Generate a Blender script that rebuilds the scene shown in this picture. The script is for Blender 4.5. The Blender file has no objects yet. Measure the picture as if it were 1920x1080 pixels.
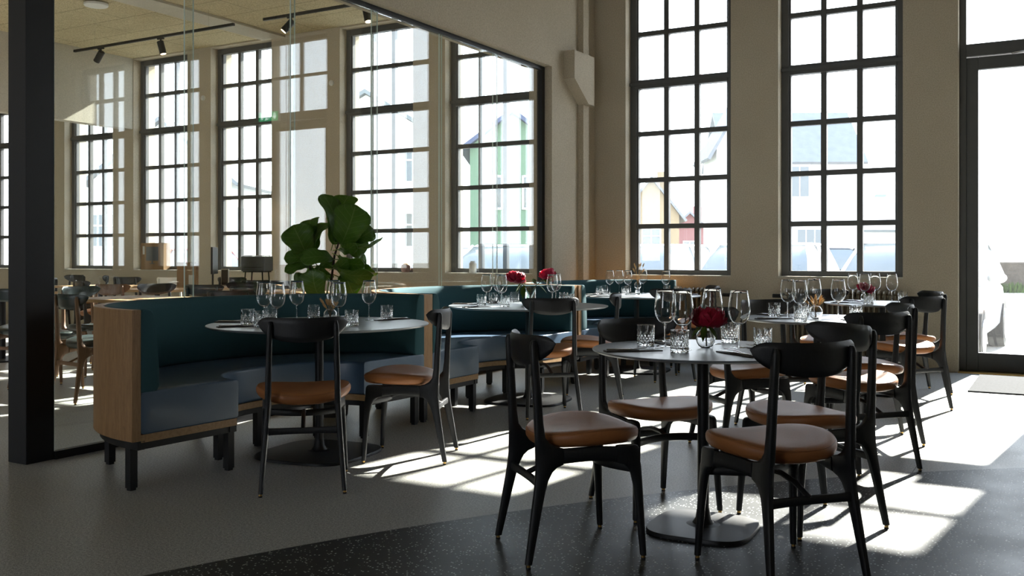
import bpy, math, random
from mathutils import Vector, Matrix
SC = bpy.context.scene
PI = math.pi
rnd = random.Random(7)

# ------------------------------------------------------------------ camera
cd = bpy.data.cameras.new('camera'); cam = bpy.data.objects.new('camera', cd)
SC.collection.objects.link(cam); SC.camera = cam
cam.location = (0, 0, 1.13); cam.rotation_euler = (PI / 2, 0, math.radians(30))
cd.sensor_width = 36; cd.lens = 36 * 1795 / 1920; cd.shift_y = (480.5 - 540) / 1920
cd.clip_start = .05; cd.clip_end = 400

# ------------------------------------------------------------------ world, sun, exposure
wd = bpy.data.worlds.new('sky'); SC.world = wd; wd.use_nodes = True
nt = wd.node_tree; nt.nodes.clear()
wo = nt.nodes.new('ShaderNodeOutputWorld'); bg = nt.nodes.new('ShaderNodeBackground')
tc = nt.nodes.new('ShaderNodeTexCoord'); sep = nt.nodes.new('ShaderNodeSeparateXYZ')
ramp = nt.nodes.new('ShaderNodeValToRGB')
nt.links.new(tc.outputs['Generated'], sep.inputs[0]); nt.links.new(sep.outputs[2], ramp.inputs[0])
ramp.color_ramp.elements[0].position = .0; ramp.color_ramp.elements[0].color = (.93, .96, 1, 1)
ramp.color_ramp.elements[1].position = .9; ramp.color_ramp.elements[1].color = (.42, .55, .78, 1)
nt.links.new(ramp.outputs[0], bg.inputs[0]); bg.inputs[1].default_value = 5.5
nt.links.new(bg.outputs[0], wo.inputs[0])
sd = bpy.data.lights.new('sun', 'SUN'); sun = bpy.data.objects.new('sun', sd); SC.collection.objects.link(sun)
az, el = math.radians(6.8), math.radians(32.3)
sun.rotation_euler = Vector((math.sin(az) * math.cos(el), math.cos(az) * math.cos(el), math.sin(el))).to_track_quat('Z', 'Y').to_euler()
sd.energy = 34; sd.angle = .011; sd.color = (1, .95, .87)
vs = SC.view_settings; vs.view_transform = 'Standard'; vs.look = 'None'; vs.gamma = 1; vs.exposure = .33
vs.use_curve_mapping = False
SC.cycles.transparent_max_bounces = 24; SC.cycles.max_bounces = 12
SC.cycles.diffuse_bounces = 6; SC.cycles.caustics_refractive = False; SC.cycles.caustics_reflective = False

# ------------------------------------------------------------------ node materials
MATS = {}
def newmat(name):
    m = bpy.data.materials.new(name); m.use_nodes = True; m.node_tree.nodes.clear(); MATS[name] = m
    return m, m.node_tree
def N(t, k, **kw):
    n = t.nodes.new(k)
    for a, v in kw.items(): setattr(n, a, v)
    return n
def L(t, a, b): t.links.new(a, b)
def princ(t, col=None, rough=.5, metal=0, spec=.5):
    p = N(t, 'ShaderNodeBsdfPrincipled'); o = N(t, 'ShaderNodeOutputMaterial'); L(t, p.outputs[0], o.inputs[0])
    if col: p.inputs['Base Color'].default_value = (*col, 1)
    p.inputs['Roughness'].default_value = rough; p.inputs['Metallic'].default_value = metal
    p.inputs['Specular IOR Level'].default_value = spec
    return p
def mixc(t, fac, a, b):
    m = N(t, 'ShaderNodeMix', data_type='RGBA')
    for s, v in ((0, fac), (6, a), (7, b)):
        if hasattr(v, 'default_value') or hasattr(v, 'is_linked'): L(t, v, m.inputs[s])
        elif s == 0: m.inputs[0].default_value = v
        else: m.inputs[s].default_value = (*v, 1)
    return m.outputs[2]
def noise(t, scale, detail=4, rough=.6, vec=None):
    n = N(t, 'ShaderNodeTexNoise'); n.inputs['Scale'].default_value = scale
    n.inputs['Detail'].default_value = detail; n.inputs['Roughness'].default_value = rough
    if vec is not None: L(t, vec, n.inputs['Vector'])
    return n.outputs[0]
def cramp(t, v, p0, p1, c0=(0, 0, 0), c1=(1, 1, 1)):
    r = N(t, 'ShaderNodeValToRGB'); L(t, v, r.inputs[0])
    e = r.color_ramp.elements; e[0].position = p0; e[1].position = p1
    e[0].color = (*c0, 1); e[1].color = (*c1, 1); return r.outputs[0]
def bump(t, p, h, dist, strength=.6):
    b = N(t, 'ShaderNodeBump'); b.inputs['Strength'].default_value = strength; b.inputs['Distance'].default_value = dist
    L(t, h, b.inputs['Height']); L(t, b.outputs[0], p.inputs['Normal'])
def obj_vec(t, scale=(1, 1, 1)):
    c = N(t, 'ShaderNodeTexCoord'); m = N(t, 'ShaderNodeMapping'); m.inputs['Scale'].default_value = scale
    L(t, c.outputs['Object'], m.inputs[0]); return m.outputs[0]
def math_(t, op, a, b=None):
    m = N(t, 'ShaderNodeMath', operation=op)
    for i, v in enumerate((a, b)):
        if v is None: continue
        if isinstance(v, (int, float)): m.inputs[i].default_value = v
        else: L(t, v, m.inputs[i])
    return m.outputs[0]

def simple(name, col, rough=.5, metal=0, spec=.5, var=.12, vs_=8, bmp=None):
    m, t = newmat(name); p = princ(t, col, rough, metal, spec); v = obj_vec(t)
    n = noise(t, vs_, 5, vec=v)
    L(t, mixc(t, n, tuple(c * (1 - var) for c in col), tuple(min(1, c * (1 + var)) for c in col)), p.inputs['Base Color'])
    if bmp: bump(t, p, noise(t, bmp[0], 3, vec=v), bmp[1], .5)
    return m
def wood(name, c0, c1, rough=.5, sc=(14, 14, 1.2), spec=.5, bstr=.002):
    m, t = newmat(name); p = princ(t, c0, rough, 0, spec); v = obj_vec(t, sc)
    n = noise(t, 6, 6, .65, v); w = cramp(t, n, .35, .68)
    f = noise(t, 30, 3, .6, v)
    c = mixc(t, w, c0, c1); c = mixc(t, cramp(t, f, .55, .8), c, tuple(x * .55 for x in c0))
    L(t, c, p.inputs['Base Color']); bump(t, p, f, bstr, .5); return m
def plaster(name, c0, c1, scale=1.0):
    m, t = newmat(name); p = princ(t, c0, .9, 0, .2); v = obj_vec(t)
    a = noise(t, 1.4 * scale, 5, .6, v); b = noise(t, 90, 3, .7, v)
    c = mixc(t, cramp(t, a, .3, .72), c0, c1); c = mixc(t, cramp(t, b, .35, .75), c, tuple(x * .72 for x in c0))
    L(t, c, p.inputs['Base Color']); bump(t, p, b, .004, .7); return m
M_wall = plaster('beige_plaster', (.545, .475, .362), (.61, .54, .42))
M_wall2 = plaster('pale_plaster', (.56, .53, .44), (.62, .59, .50))
M_ceil = plaster('smooth_ceiling_paint', (.40, .37, .32), (.45, .42, .36))
def acoustic():
    m, t = newmat('wood_wool_ceiling_board'); p = princ(t, (.5, .44, .3), .95, 0, .1)
    v = obj_vec(t); b = noise(t, 70, 4, .8, v)
    c = mixc(t, cramp(t, b, .35, .65), (.34, .28, .16), (.80, .70, .46))
    br = N(t, 'ShaderNodeTexBrick'); L(t, v, br.inputs[0]); br.inputs['Scale'].default_value = 1
    br.inputs['Brick Width'].default_value = 1.2; br.inputs['Row Height'].default_value = .6; br.inputs['Mortar Size'].default_value = .004
    br.inputs['Color1'].default_value = (0, 0, 0, 1); br.inputs['Color2'].default_value = (0, 0, 0, 1); br.inputs['Mortar'].default_value = (1, 1, 1, 1)
    L(t, mixc(t, br.outputs[0], c, (.1, .08, .05)), p.inputs['Base Color']); bump(t, p, b, .012, .8); return m
M_acou = acoustic()
def floor_mat():
    m, t = newmat('terrazzo'); p = princ(t, (.3, .3, .27), .42, 0, .22)
    c = N(t, 'ShaderNodeTexCoord'); v = c.outputs['Object']
    s = N(t, 'ShaderNodeSeparateXYZ'); L(t, v, s.inputs[0])
    dx = math_(t, 'ADD', s.outputs[0], -4.914); dy = math_(t, 'ADD', s.outputs[1], .7646)
    r = math_(t, 'SQRT', math_(t, 'ADD', math_(t, 'MULTIPLY', dx, dx), math_(t, 'MULTIPLY', dy, dy)))
    rd = math_(t, 'SUBTRACT', r, 8.312)
    inside = math_(t, 'LESS_THAN', rd, 0)
    n1 = noise(t, 95, 4, .85, v); n2 = noise(t, 2.2, 4, .6, v); n3 = noise(t, 260, 2, .7, v)
    la = mixc(t, cramp(t, n1, .38, .62), (.17, .172, .162), (.60, .60, .565))
    la = mixc(t, cramp(t, n3, .5, .62), la, (.07, .07, .065)); la = mixc(t, math_(t, 'MULTIPLY', n2, .35), la, (.40, .40, .37))
    vo = N(t, 'ShaderNodeTexVoronoi'); vo.inputs['Scale'].default_value = 75; L(t, v, vo.inputs[0])
    fl = math_(t, 'LESS_THAN', vo.outputs['Distance'], .27)
    sc_ = N(t, 'ShaderNodeSeparateColor'); L(t, vo.outputs['Color'], sc_.inputs[0])
    fl = math_(t, 'MULTIPLY', fl, math_(t, 'GREATER_THAN', sc_.outputs[0], .55))
    da = mixc(t, cramp(t, n2, .3, .75), (.008, .010, .011), (.024, .028, .029))
    da = mixc(t, fl, da, (.6, .62, .6))
    col = mixc(t, inside, la, da)
    j1 = math_(t, 'LESS_THAN', math_(t, 'ABSOLUTE', rd), .003)
    j2 = math_(t, 'MULTIPLY', math_(t, 'LESS_THAN', math_(t, 'ABSOLUTE', math_(t, 'ADD', s.outputs[0], .511)), .0035), inside)
    j3 = math_(t, 'MULTIPLY', math_(t, 'LESS_THAN', math_(t, 'ABSOLUTE', math_(t, 'ADD', s.outputs[0], .69)), .0022), math_(t, 'SUBTRACT', 1, inside))
    j = math_(t, 'MAXIMUM', j1, math_(t, 'MAXIMUM', j2, j3))
    col = mixc(t, j, col, (.03, .03, .028))
    L(t, col, p.inputs['Base Color']); bump(t, p, n1, .0008, .25)
    L(t, cramp(t, n2, .2, .8, (.36,) * 3, (.5,) * 3), p.inputs['Roughness'])
    return m
M_floor = floor_mat()
def thin_glass(name, tint, extra=0.0, dust=0.0):
    m, t = newmat(name); o = N(t, 'ShaderNodeOutputMaterial')
    g = N(t, 'ShaderNodeNewGeometry'); d = N(t, 'ShaderNodeVectorMath', operation='DOT_PRODUCT')
    L(t, g.outputs['Incoming'], d.inputs[0]); L(t, g.outputs['Normal'], d.inputs[1])
    c = math_(t, 'ABSOLUTE', d.outputs['Value'])
    f = math_(t, 'ADD', .04 + extra, math_(t, 'MULTIPLY', .96, math_(t, 'POWER', math_(t, 'SUBTRACT', 1, c), 5)))
    tr = N(t, 'ShaderNodeBsdfTransparent'); tr.inputs[0].default_value = (*tint, 1)
    gl = N(t, 'ShaderNodeBsdfGlossy'); gl.inputs['Roughness'].default_value = .0; gl.inputs[0].default_value = (.95, .98, 1, 1)
    mx = N(t, 'ShaderNodeMixShader'); L(t, f, mx.inputs[0]); L(t, tr.outputs[0], mx.inputs[1]); L(t, gl.outputs[0], mx.inputs[2])
    out = mx.outputs[0]
    if dust:
        tl = N(t, 'ShaderNodeBsdfTranslucent'); tl.inputs[0].default_value = (.9, .92, .95, 1)
        n = noise(t, 1.6, 5, .7, obj_vec(t)); m2 = N(t, 'ShaderNodeMixShader'); L(t, math_(t, 'MULTIPLY', cramp(t, n, .2, .85, (.45,) * 3), dust), m2.inputs[0])
        L(t, out, m2.inputs[1]); L(t, tl.outputs[0], m2.inputs[2]); out = m2.outputs[0]
    L(t, out, o.inputs[0]); return m
M_pane = thin_glass('window_glass', (.97, .985, .98), 0, .007); M_part = thin_glass('partition_glass', (.965, .985, .975), .015)
M_gedge = simple('polished_glass_edge', (.75, .88, .82), .2, 0, .8)
def real_glass(name, rough=0.0, ior=1.45):
    m, t = newmat(name); p = princ(t, (1, 1, 1), rough); p.inputs['Transmission Weight'].default_value = 1
    p.inputs['IOR'].default_value = ior
    n = noise(t, 3, 2, vec=obj_vec(t)); L(t, mixc(t, n, (.99, 1, .995), (1, 1, 1)), p.inputs['Base Color']); return m
M_glass = real_glass('clear_drinking_glass')
M_frame = simple('grey_window_paint', (.085, .086, .084), .5, 0, .4, .15)
M_steel = simple('black_powder_coated_steel', (.006, .0065, .008), .45, 0, .35, .2, 40, (300, .0004))
M_blackwood = wood('black_stained_wood', (.006, .007, .009), (.013, .014, .017), .42, (30, 30, 4), .5, .0012)
M_leather = simple('tan_leather', (.35, .135, .045), .48, 0, .4, .16, 6, (160, .0012))
M_seam = simple('tan_piping', (.30, .12, .05), .5, 0, .4)
M_teal = simple('teal_wool_fabric', (.034, .088, .104), .9, 0, .2, .14, 240, (500, .001))
M_blue = simple('slate_blue_leather', (.07, .115, .18), .32, 0, .5, .1, 5, (140, .001))
M_oak = wood('oak_veneer', (.27, .145, .058), (.38, .22, .095), .5, (9, 9, .9))
M_oakh = wood('oak_veneer_lying', (.34, .20, .085), (.46, .29, .14), .5, (1.2, 9, 9))
M_top = simple('slate_table_linoleum', (.155, .178, .195), .33, 0, .9, .08, 30)
M_brass = simple('brass', (.72, .45, .14), .3, 1)
M_rubber = simple('black_rubber', (.01, .01, .01), .7)
M_silver = simple('brushed_cutlery_steel', (.6, .6, .6), .22, 1)
M_mat = simple('dark_leather_sleeve', (.035, .024, .02), .5)
M_red = simple('dark_red_petal', (.42, .008, .04), .55, 0, .3, .35, 30)
M_red2 = simple('bright_red_petal', (.62, .012, .07), .5, 0, .3, .3, 30)
M_leafg = simple('flower_leaf_green', (.09, .16, .02), .5, 0, .4, .3, 30)
M_stemg = simple('green_stem', (.10, .15, .03), .5)
M_straw = simple('dried_straw', (.55, .36, .17), .85, 0, .2, .25, 60)
M_water = real_glass('vase_water', 0, 1.33)
M_rad = simple('champagne_radiator_enamel', (.22, .18, .125), .3, .3, .5, .1)
M_bark = simple('brown_bark', (.06, .045, .03), .8, 0, .3, .3, 30, (60, .003))
M_pot = simple('charcoal_planter', (.05, .05, .05), .6)
M_soil = simple('potting_soil', (.03, .02, .015), .95, 0, .1, .4, 60, (50, .01))
M_rug = simple('grey_coir_mat', (.040, .042, .047), .95, 0, .1, .6, 60, (120, .006))
M_card = simple('brown_cardboard', (.30, .19, .10), .85, 0, .2, .1, 12)
M_white = simple('white_plastic', (.7, .7, .68), .45, 0, .5, .04)
M_grey = simple('grey_plastic', (.09, .1, .11), .4, 0, .5, .1)
M_paper = simple('white_paper', (.75, .75, .72), .8, 0, .2, .05)
M_pink = simple('pale_clay', (.4, .24, .2), .7)
M_walnut = wood('walnut_stained_wood', (.13, .062, .028), (.2, .10, .045), .5, (20, 20, 3))
M_dgreen = simple('dark_green_upholstery', (.014, .026, .026), .35, 0, .5, .2, 20)
M_asph = simple('pale_gravel', (.26, .25, .23), .95, 0, .1, .45, 1.2, (14, .03))
M_hwhite = simple('white_render', (.8, .8, .78), .9, 0, .2, .04, 2)
M_roof = simple('weathered_roof', (.17, .185, .20), .7, 0, .3, .25, 3)
M_rooflt = simple('corrugated_pale_roof', (.15, .175, .185), .6)
M_yell = simple('yellow_cladding', (.24, .19, .12), .8)
M_redw = simple('red_cladding', (.22, .10, .10), .8)
M_greenw = simple('green_cladding', (.12, .20, .13), .8)
M_bluew = simple('blue_cladding', (.07, .09, .16), .8)
M_stone = simple('rough_stone', (.09, .075, .06), .95, 0, .1, .5, 4, (8, .05))
M_grass = simple('grass_green', (.05, .085, .02), .95, 0, .1, .4, 9, (30, .03))
M_cwin = simple('dark_car_window', (.11, .135, .15), .08, 0, .6)
M_tyre = simple('tyre_rubber', (.015, .015, .015), .8)
M_trail = simple('rust_red_paint', (.16, .05, .03), .6)
def carpaint(n, c): return simple(n, c, .25, .0, .6, .04)
def emis(name, col, s):
    m, t = newmat(name); o = N(t, 'ShaderNodeOutputMaterial'); e = N(t, 'ShaderNodeEmission')
    e.inputs[0].default_value = (*col, 1); e.inputs[1].default_value = s; L(t, e.outputs[0], o.inputs[0]); return m
M_lamp = emis('lit_reflector', (1, .78, .48), 5); M_exit = emis('lit_green_sign_panel', (.02, .42, .16), 3.5); M_exitw = emis('lit_white_pictogram', (.85, 1, .9), 5)
def leafmat(name, c0, c1, vein):
    m, t = newmat(name); o = N(t, 'ShaderNodeOutputMaterial'); p = N(t, 'ShaderNodeBsdfPrincipled')
    p.inputs['Roughness'].default_value = .38
    c = N(t, 'ShaderNodeTexCoord'); s = N(t, 'ShaderNodeSeparateXYZ'); L(t, c.outputs['UV'], s.inputs[0])
    u = math_(t, 'ABSOLUTE', math_(t, 'SUBTRACT', s.outputs[0], .5))
    w = math_(t, 'FRACT', math_(t, 'MULTIPLY', math_(t, 'SUBTRACT', s.outputs[1], math_(t, 'MULTIPLY', u, .55)), 7))
    v1 = math_(t, 'LESS_THAN', w, .07); v2 = math_(t, 'LESS_THAN', u, .018); v = math_(t, 'MAXIMUM', v1, v2)
    n = noise(t, 14, 3, vec=c.outputs['Object'])
    col = mixc(t, v, mixc(t, n, c0, c1), vein); L(t, col, p.inputs['Base Color'])
    b = N(t, 'ShaderNodeBump'); b.inputs['Distance'].default_value = .004; b.inputs['Strength'].default_value = .7; L(t, w, b.inputs['Height']); L(t, b.outputs[0], p.inputs['Normal'])
    tr = N(t, 'ShaderNodeBsdfTranslucent'); L(t, mixc(t, .5, col, (.25, .4, .02)), tr.inputs[0])
    mx = N(t, 'ShaderNodeMixShader'); mx.inputs[0].default_value = .4
    L(t, p.outputs[0], mx.inputs[1]); L(t, tr.outputs[0], mx.inputs[2]); L(t, mx.outputs[0], o.inputs[0]); return m
M_fig = leafmat('fig_leaf_green', (.065, .16, .02), (.12, .25, .035), (.2, .3, .08))

# ------------------------------------------------------------------ mesh helpers
class MB:
    def __init__(s): s.v = []; s.f = []; s.mi = []; s.uv = None
    def add(s, vs_, fs, mi=0):
        o = len(s.v); s.v += [tuple(v) for v in vs_]; s.f += [tuple(i + o for i in f) for f in fs]; s.mi += [mi] * len(fs); return s
    def box(s, x0, x1, y0, y1, z0, z1, mi=0):
        v = [(x, y, z) for z in (z0, z1) for y in (y0, y1) for x in (x0, x1)]
        return s.add(v, [(0, 2, 3, 1), (4, 5, 7, 6), (0, 1, 5, 4), (2, 6, 7, 3), (0, 4, 6, 2), (1, 3, 7, 5)], mi)
    def loft(s, rings, cap=True, mi=0, close=True):
        n = len(rings[0]); v = [p for r in rings for p in r]; f = []
        for i in range(len(rings) - 1):
            for j in range(n if close else n - 1):
                k = (j + 1) % n; f.append((i * n + j, i * n + k, (i + 1) * n + k, (i + 1) * n + j))
        if cap:
            f.append(tuple(range(n - 1, -1, -1))); f.append(tuple((len(rings) - 1) * n + j for j in range(n)))
        return s.add(v, f, mi)
    def tube(s, pts, r, n=10, mi=0, cap=True):
        pts = [Vector(p) for p in pts]; rings = []; m = len(pts)
        rs = r if isinstance(r, (list, tuple)) else [r] * m
        up = None
        for i, p in enumerate(pts):
            t = (pts[min(i + 1, m - 1)] - pts[max(i - 1, 0)]).normalized()
            if up is None:
                up = Vector((0, 0, 1)) if abs(t.z) < .9 else Vector((1, 0, 0))
            a = t.cross(up).normalized(); b = a.cross(t).normalized(); up = b
            rings.append([tuple(p + (a * math.cos(2 * PI * k / n) + b * math.sin(2 * PI * k / n)) * rs[i]) for k in range(n)])
        return s.loft(rings, cap, mi)
    def lathe(s, prof, n=32, c=(0, 0, 0), mi=0, closed=False, fn=None):
        # prof: (r, z) list; r == 0 makes a pole
        idx = []; v = []; f = []
        for r, z in prof:
            if r < 1e-6: idx.append([len(v)]); v.append((c[0], c[1], c[2] + z))
            else:
                row = []
                for k in range(n):
                    a = 2 * PI * k / n; rr = r if fn is None else fn(r, z, a)
                    row.append(len(v)); v.append((c[0] + rr * math.cos(a), c[1] + rr * math.sin(a), c[2] + z))
                idx.append(row)
        m = len(prof)
        for i in range(m if closed else m - 1):
            A, B = idx[i], idx[(i + 1) % m]
            for k in range(n):
                k2 = (k + 1) % n
                if len(A) == 1 and len(B) == 1: continue
                if len(A) == 1: f.append((A[0], B[k2], B[k]))
                elif len(B) == 1: f.append((A[k], A[k2], B[0]))
                else: f.append((A[k], A[k2], B[k2], B[k]))
        return s.add(v, f, mi)
    def sphere(s, c, r, n=12, m=8, mi=0, sx=1, sy=1, sz=1):
        k = len(s.v); s.lathe([(r * math.sin(PI * i / m), -r * math.cos(PI * i / m)) for i in range(m + 1)], n, (0, 0, 0), mi)
        s.v[k:] = [(c[0] + x * sx, c[1] + y * sy, c[2] + z * sz) for x, y, z in s.v[k:]]
        return s
    def build(s, name, mats, parent=None, smooth=40, bevel=0, seg=2):
        me = bpy.data.meshes.new(name); me.from_pydata(s.v, [], s.f)
        mats = mats if isinstance(mats, (list, tuple)) else [mats]
        for m in mats: me.materials.append(m)
        if len(mats) > 1: me.polygons.foreach_set('material_index', s.mi)
        import bmesh
        b = bmesh.new(); b.from_mesh(me); bmesh.ops.recalc_face_normals(b, faces=b.faces)
        if bevel:
            ed = [e for e in b.edges if len(e.link_faces) == 2 and e.calc_face_angle(0) > math.radians(35)]
            bmesh.ops.bevel(b, geom=ed, offset=bevel, segments=seg, profile=.5, affect='EDGES', clamp_overlap=True)
        b.to_mesh(me); b.free()
        if smooth:
            me.polygons.foreach_set('use_smooth', [True] * len(me.polygons)); me.set_sharp_from_angle(angle=math.radians(smooth))
        me.update()
        o = bpy.data.objects.new(name, me); SC.collection.objects.link(o)
        if parent: o.parent = parent
        return o
def tag(o, label, cat, group=None):
    o['label'] = label; o['category'] = cat
    if group: o['group'] = group
    return o
def struct(o): o['kind'] = 'structure'; return o
def thing(name, label, cat, loc=(0, 0, 0), rz=0, group=None):
    o = bpy.data.objects.new(name, None); SC.collection.objects.link(o); o.empty_display_size = .1
    o.location = loc; o.rotation_euler = (0, 0, rz); return tag(o, label, cat, group)
def dup(root, loc, rz, label, group=None, scale=None):
    r = root.copy(); SC.collection.objects.link(r); r.location = loc; r.rotation_euler = (0, 0, rz)
    r['label'] = label
    if group: r['group'] = group
    if scale: r.scale = scale
    for ch in list(root.children):
        c = ch.copy(); SC.collection.objects.link(c); c.parent = r
        for g in list(ch.children):
            d = g.copy(); SC.collection.objects.link(d); d.parent = c
    return r
USED = {}
def inst(key, maker, loc, rz, label, group=None, scale=None):
    """first call builds the thing, later calls copy it"""
    if key not in USED:
        o = USED[key] = maker(); o.location = loc; o.rotation_euler = (0, 0, rz); o['label'] = label
        if group: o['group'] = group
        if scale: o.scale = scale
        return o
    o = dup(USED[key], loc, rz, label, group, scale or (1, 1, 1)); return o
def sell(hx, hy, e, n, z, cx=0, cy=0):
    r = []
    for k in range(n):
        a = 2 * PI * k / n; c, s_ = math.cos(a), math.sin(a)
        r.append((cx + hx * math.copysign(abs(c) ** (2 / e), c), cy + hy * math.copysign(abs(s_) ** (2 / e), s_), z))
    return r

# ------------------------------------------------------------------ the room shell
YW, YF = 10.2, 10.34          # inner wall face, window frame
ZC, ZC2 = 4.9, 4.28           # ceilings of the two rooms
XP = -4.87                    # glass partition plane
WX = [-17.1, -14.6, -12.86, -11.12, -8.62, -6.88, -4.379, -2.631, 1.6, 3.34]
DX = -.895; WW = 1.235; ZS, ZT = .915, 4.26
struct(MB().box(-19.2, 5.2, -5.2, 10.75, -.12, 0).build('floor', M_floor, smooth=0))
struct(MB().box(-4.77, 5.2, -5.2, 10.75, ZC, ZC + .15).build('ceiling', M_ceil, smooth=0))
struct(MB().box(-19.2, -5.05, -5.2, 10.75, ZC2, ZC2 + .15).build('ceiling', M_acou, smooth=0))
struct(MB().box(-10.05, -9.62, -5.0, YW, ZC2 - .03, ZC2).build('trim_1', M_wall2, smooth=0))
op = sorted([(x, x + WW, ZS, ZT) for x in WX] + [(DX, DX + WW, 0, ZT)])
b = MB(); x = -19.2
for a0, a1, z0, z1 in op:
    b.box(x, a0, YW, YW + .42, 0, ZC + .15)
    if z0 > 0: b.box(a0, a1, YW, YW + .42, 0, z0)
    b.box(a0, a1, YW, YW + .42, z1, ZC + .15); x = a1
b.box(x, 5.2, YW, YW + .42, 0, ZC + .15)
struct(b.build('wall_back', M_wall, smooth=0))
struct(MB().box(5.0, 5.2, -5.2, YW, 0, ZC).build('wall_right', M_wall, smooth=0))
b = MB()
for a0, a1, z0, z1 in ((-19.2, -12, 0, 4.9), (-10, -8, 0, 4.9), (-6, -3.6, 0, 4.9), (-1.6, 5.2, 0, 4.9)): b.box(a0, a1, -5.2, -5.0, z0, z1)
for a0, a1 in ((-12, -10), (-8, -6), (-3.6, -1.6)):  # unseen openings behind the camera, added to let fill light in
    b.box(a0, a1, -5.2, -5, 0, 1.0); b.box(a0, a1, -5.2, -5, 3.4, 4.9)
struct(b.build('wall_front', M_wall, smooth=0))
struct(MB().box(-19.2, -19.0, -5.0, YW, 0, ZC).build('wall_far', M_wall2, smooth=0))
b = MB(); b.box(-5.05, -4.77, -5.0, 9.12, 3.17, ZC); b.box(-5.05, -4.77, 9.12, YW, 0, ZC); b.box(-5.05, -4.77, -5.0, 1.2, 0, 3.17)
struct(b.build('wall_left', M_wall, smooth=0))
struct(MB().box(-13.06, -12.87, -5.0, YW, 3.156, ZC2).build('trim_2', M_wall2, smooth=0))
# pilaster with a concrete corbel in the corner
b = MB(); b.box(-4.77, -4.704, 9.76, 9.9, 0, ZC)
pf = [(9.40, 3.39), (9.905, 3.39), (9.905, 2.84), (9.76, 2.84), (9.40, 3.08)]
b.add([(x, y, z) for x in (-4.77, -4.637) for y, z in pf], [(0, 1, 2, 3, 4), (9, 8, 7, 6, 5)] + [(i, (i + 1) % 5, (i + 1) % 5 + 5, i + 5) for i in range(5)])
struct(b.build('trim_3', M_wall, smooth=0))

def make_window():
    r = bpy.data.objects.new('window_1', None); SC.collection.objects.link(r)
    w = WW; b = MB(); y0, y1 = YF, YF + .085; fr = .074
    b.box(0, fr, y0, y1, ZS, ZT); b.box(w - fr, w, y0, y1, ZS, ZT); b.box(fr, w - fr, y0, y1, ZS, ZS + .06); b.box(fr, w - fr, y0, y1, ZT - .085, ZT)
    b.box(fr, w - fr, y0 - .012, y1, 3.065, 3.165); b.box(0, w, y0 - .03, y0 - .012, 3.10, 3.135)
    b.box(fr, fr + .02, y0 + .02, y1, ZS + .06, ZT - .06); b.box(w - fr - .02, w - fr, y0 + .02, y1, ZS + .06, ZT - .06)
    for i in (1, 2):
        x = fr + (w - 2 * fr) * i / 3; b.box(x - .029, x + .029, y0 + .012, y1 - .006, ZS + .06, 3.065); b.box(x - .029, x + .029, y0 + .012, y1 - .006, 3.165, ZT - .06)
    for z in (1.475, 2.01, 2.545, 3.70): b.box(fr, w - fr, y0 + .014, y1 - .008, z - .027, z + .027)
    b.build('window_frame', M_frame, r, 0, .003, 1)
    MB().box(fr, w - fr, y0 + .045, y0 + .051, ZS + .06, ZT - .06).build('window_pane', M_pane, r, 0)
    MB().box(-.0, w + .0, YW - .012, YF, ZS - .012, ZS + .004).build('window_sill', M_wall2, r, 0)
    return r
w0 = make_window()
for i, xx in enumerate(sorted(WX)):
    if i == 0: o = w0
    else:
        o = w0.copy(); SC.collection.objects.link(o)
        for ch in list(w0.children):
            c = ch.copy(); SC.collection.objects.link(c); c.parent = o
    o.name = 'window_%d' % (i + 1); o.location = (xx, 0, 0); o['kind'] = 'structure'
# glazed door with transom light
r = bpy.data.objects.new('door_1', None); SC.collection.objects.link(r); r.location = (DX, 0, 0); struct(r)
b = MB(); w = WW; y0, y1 = YF, YF + .08
b.box(0, .06, y0, y1, 0, ZT); b.box(w - .06, w, y0, y1, 0, ZT); b.box(.06, w - .06, y0, y1, ZT - .06, ZT); b.box(.06, w - .06, y0 - .02, y1, 3.08, 3.20)
b.box(w / 2 - .02, w / 2 + .02, y0 + .01, y1 - .01, 3.2, ZT - .06); b.box(.06, w - .06, y0 + .01, y1 - .01, 3.70, 3.735)
b.build('door_frame', M_frame, r, 0, .003, 1)
b = MB(); y0 += .012
b.box(.0605, .165, y0, y1, .012, 3.07); b.box(w - .165, w - .0605, y0, y1, .012, 3.07); b.box(.165, w - .165, y0, y1, .012, .19); b.box(.165, w - .165, y0, y1, 2.95, 3.07)
d = b.build('door_leaf', M_frame, r, 0, .003, 1)
b = MB(); b.box(.165, w - .165, y0 + .03, y0 + .037, .19, 2.95); b.build('door_pane', M_pane, r, 0)
MB().box(.06, w - .06, y0 + .03, y0 + .036, 3.2, ZT - .06).build('transom_pane', M_pane, r, 0)
b = MB(); b.tube([(w - .11, y0 - .05, .95), (w - .11, y0 - .05, 1.35)], .012); b.tube([(w - .11, y0, 1.0), (w - .11, y0 - .05, 1.0)], .008); b.tube([(w - .11, y0, 1.3), (w - .11, y0 - .05, 1.3)], .008)
b.build('door_handle', M_silver, r)
b = MB(); b.box(.62, .92, y0 - .06, y0, 2.985, 3.045); b.tube([(.7, y0 - .04, 3.05), (.62, y0 - .16, 3.06), (.46, y0 - .03, 3.075)], .008); b.build('door_closer', M_silver, r)
struct(MB().box(DX, DX + WW, YW - .01, YF + .1, 0, .012).build('trim_4', M_brass, smooth=0))

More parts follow.
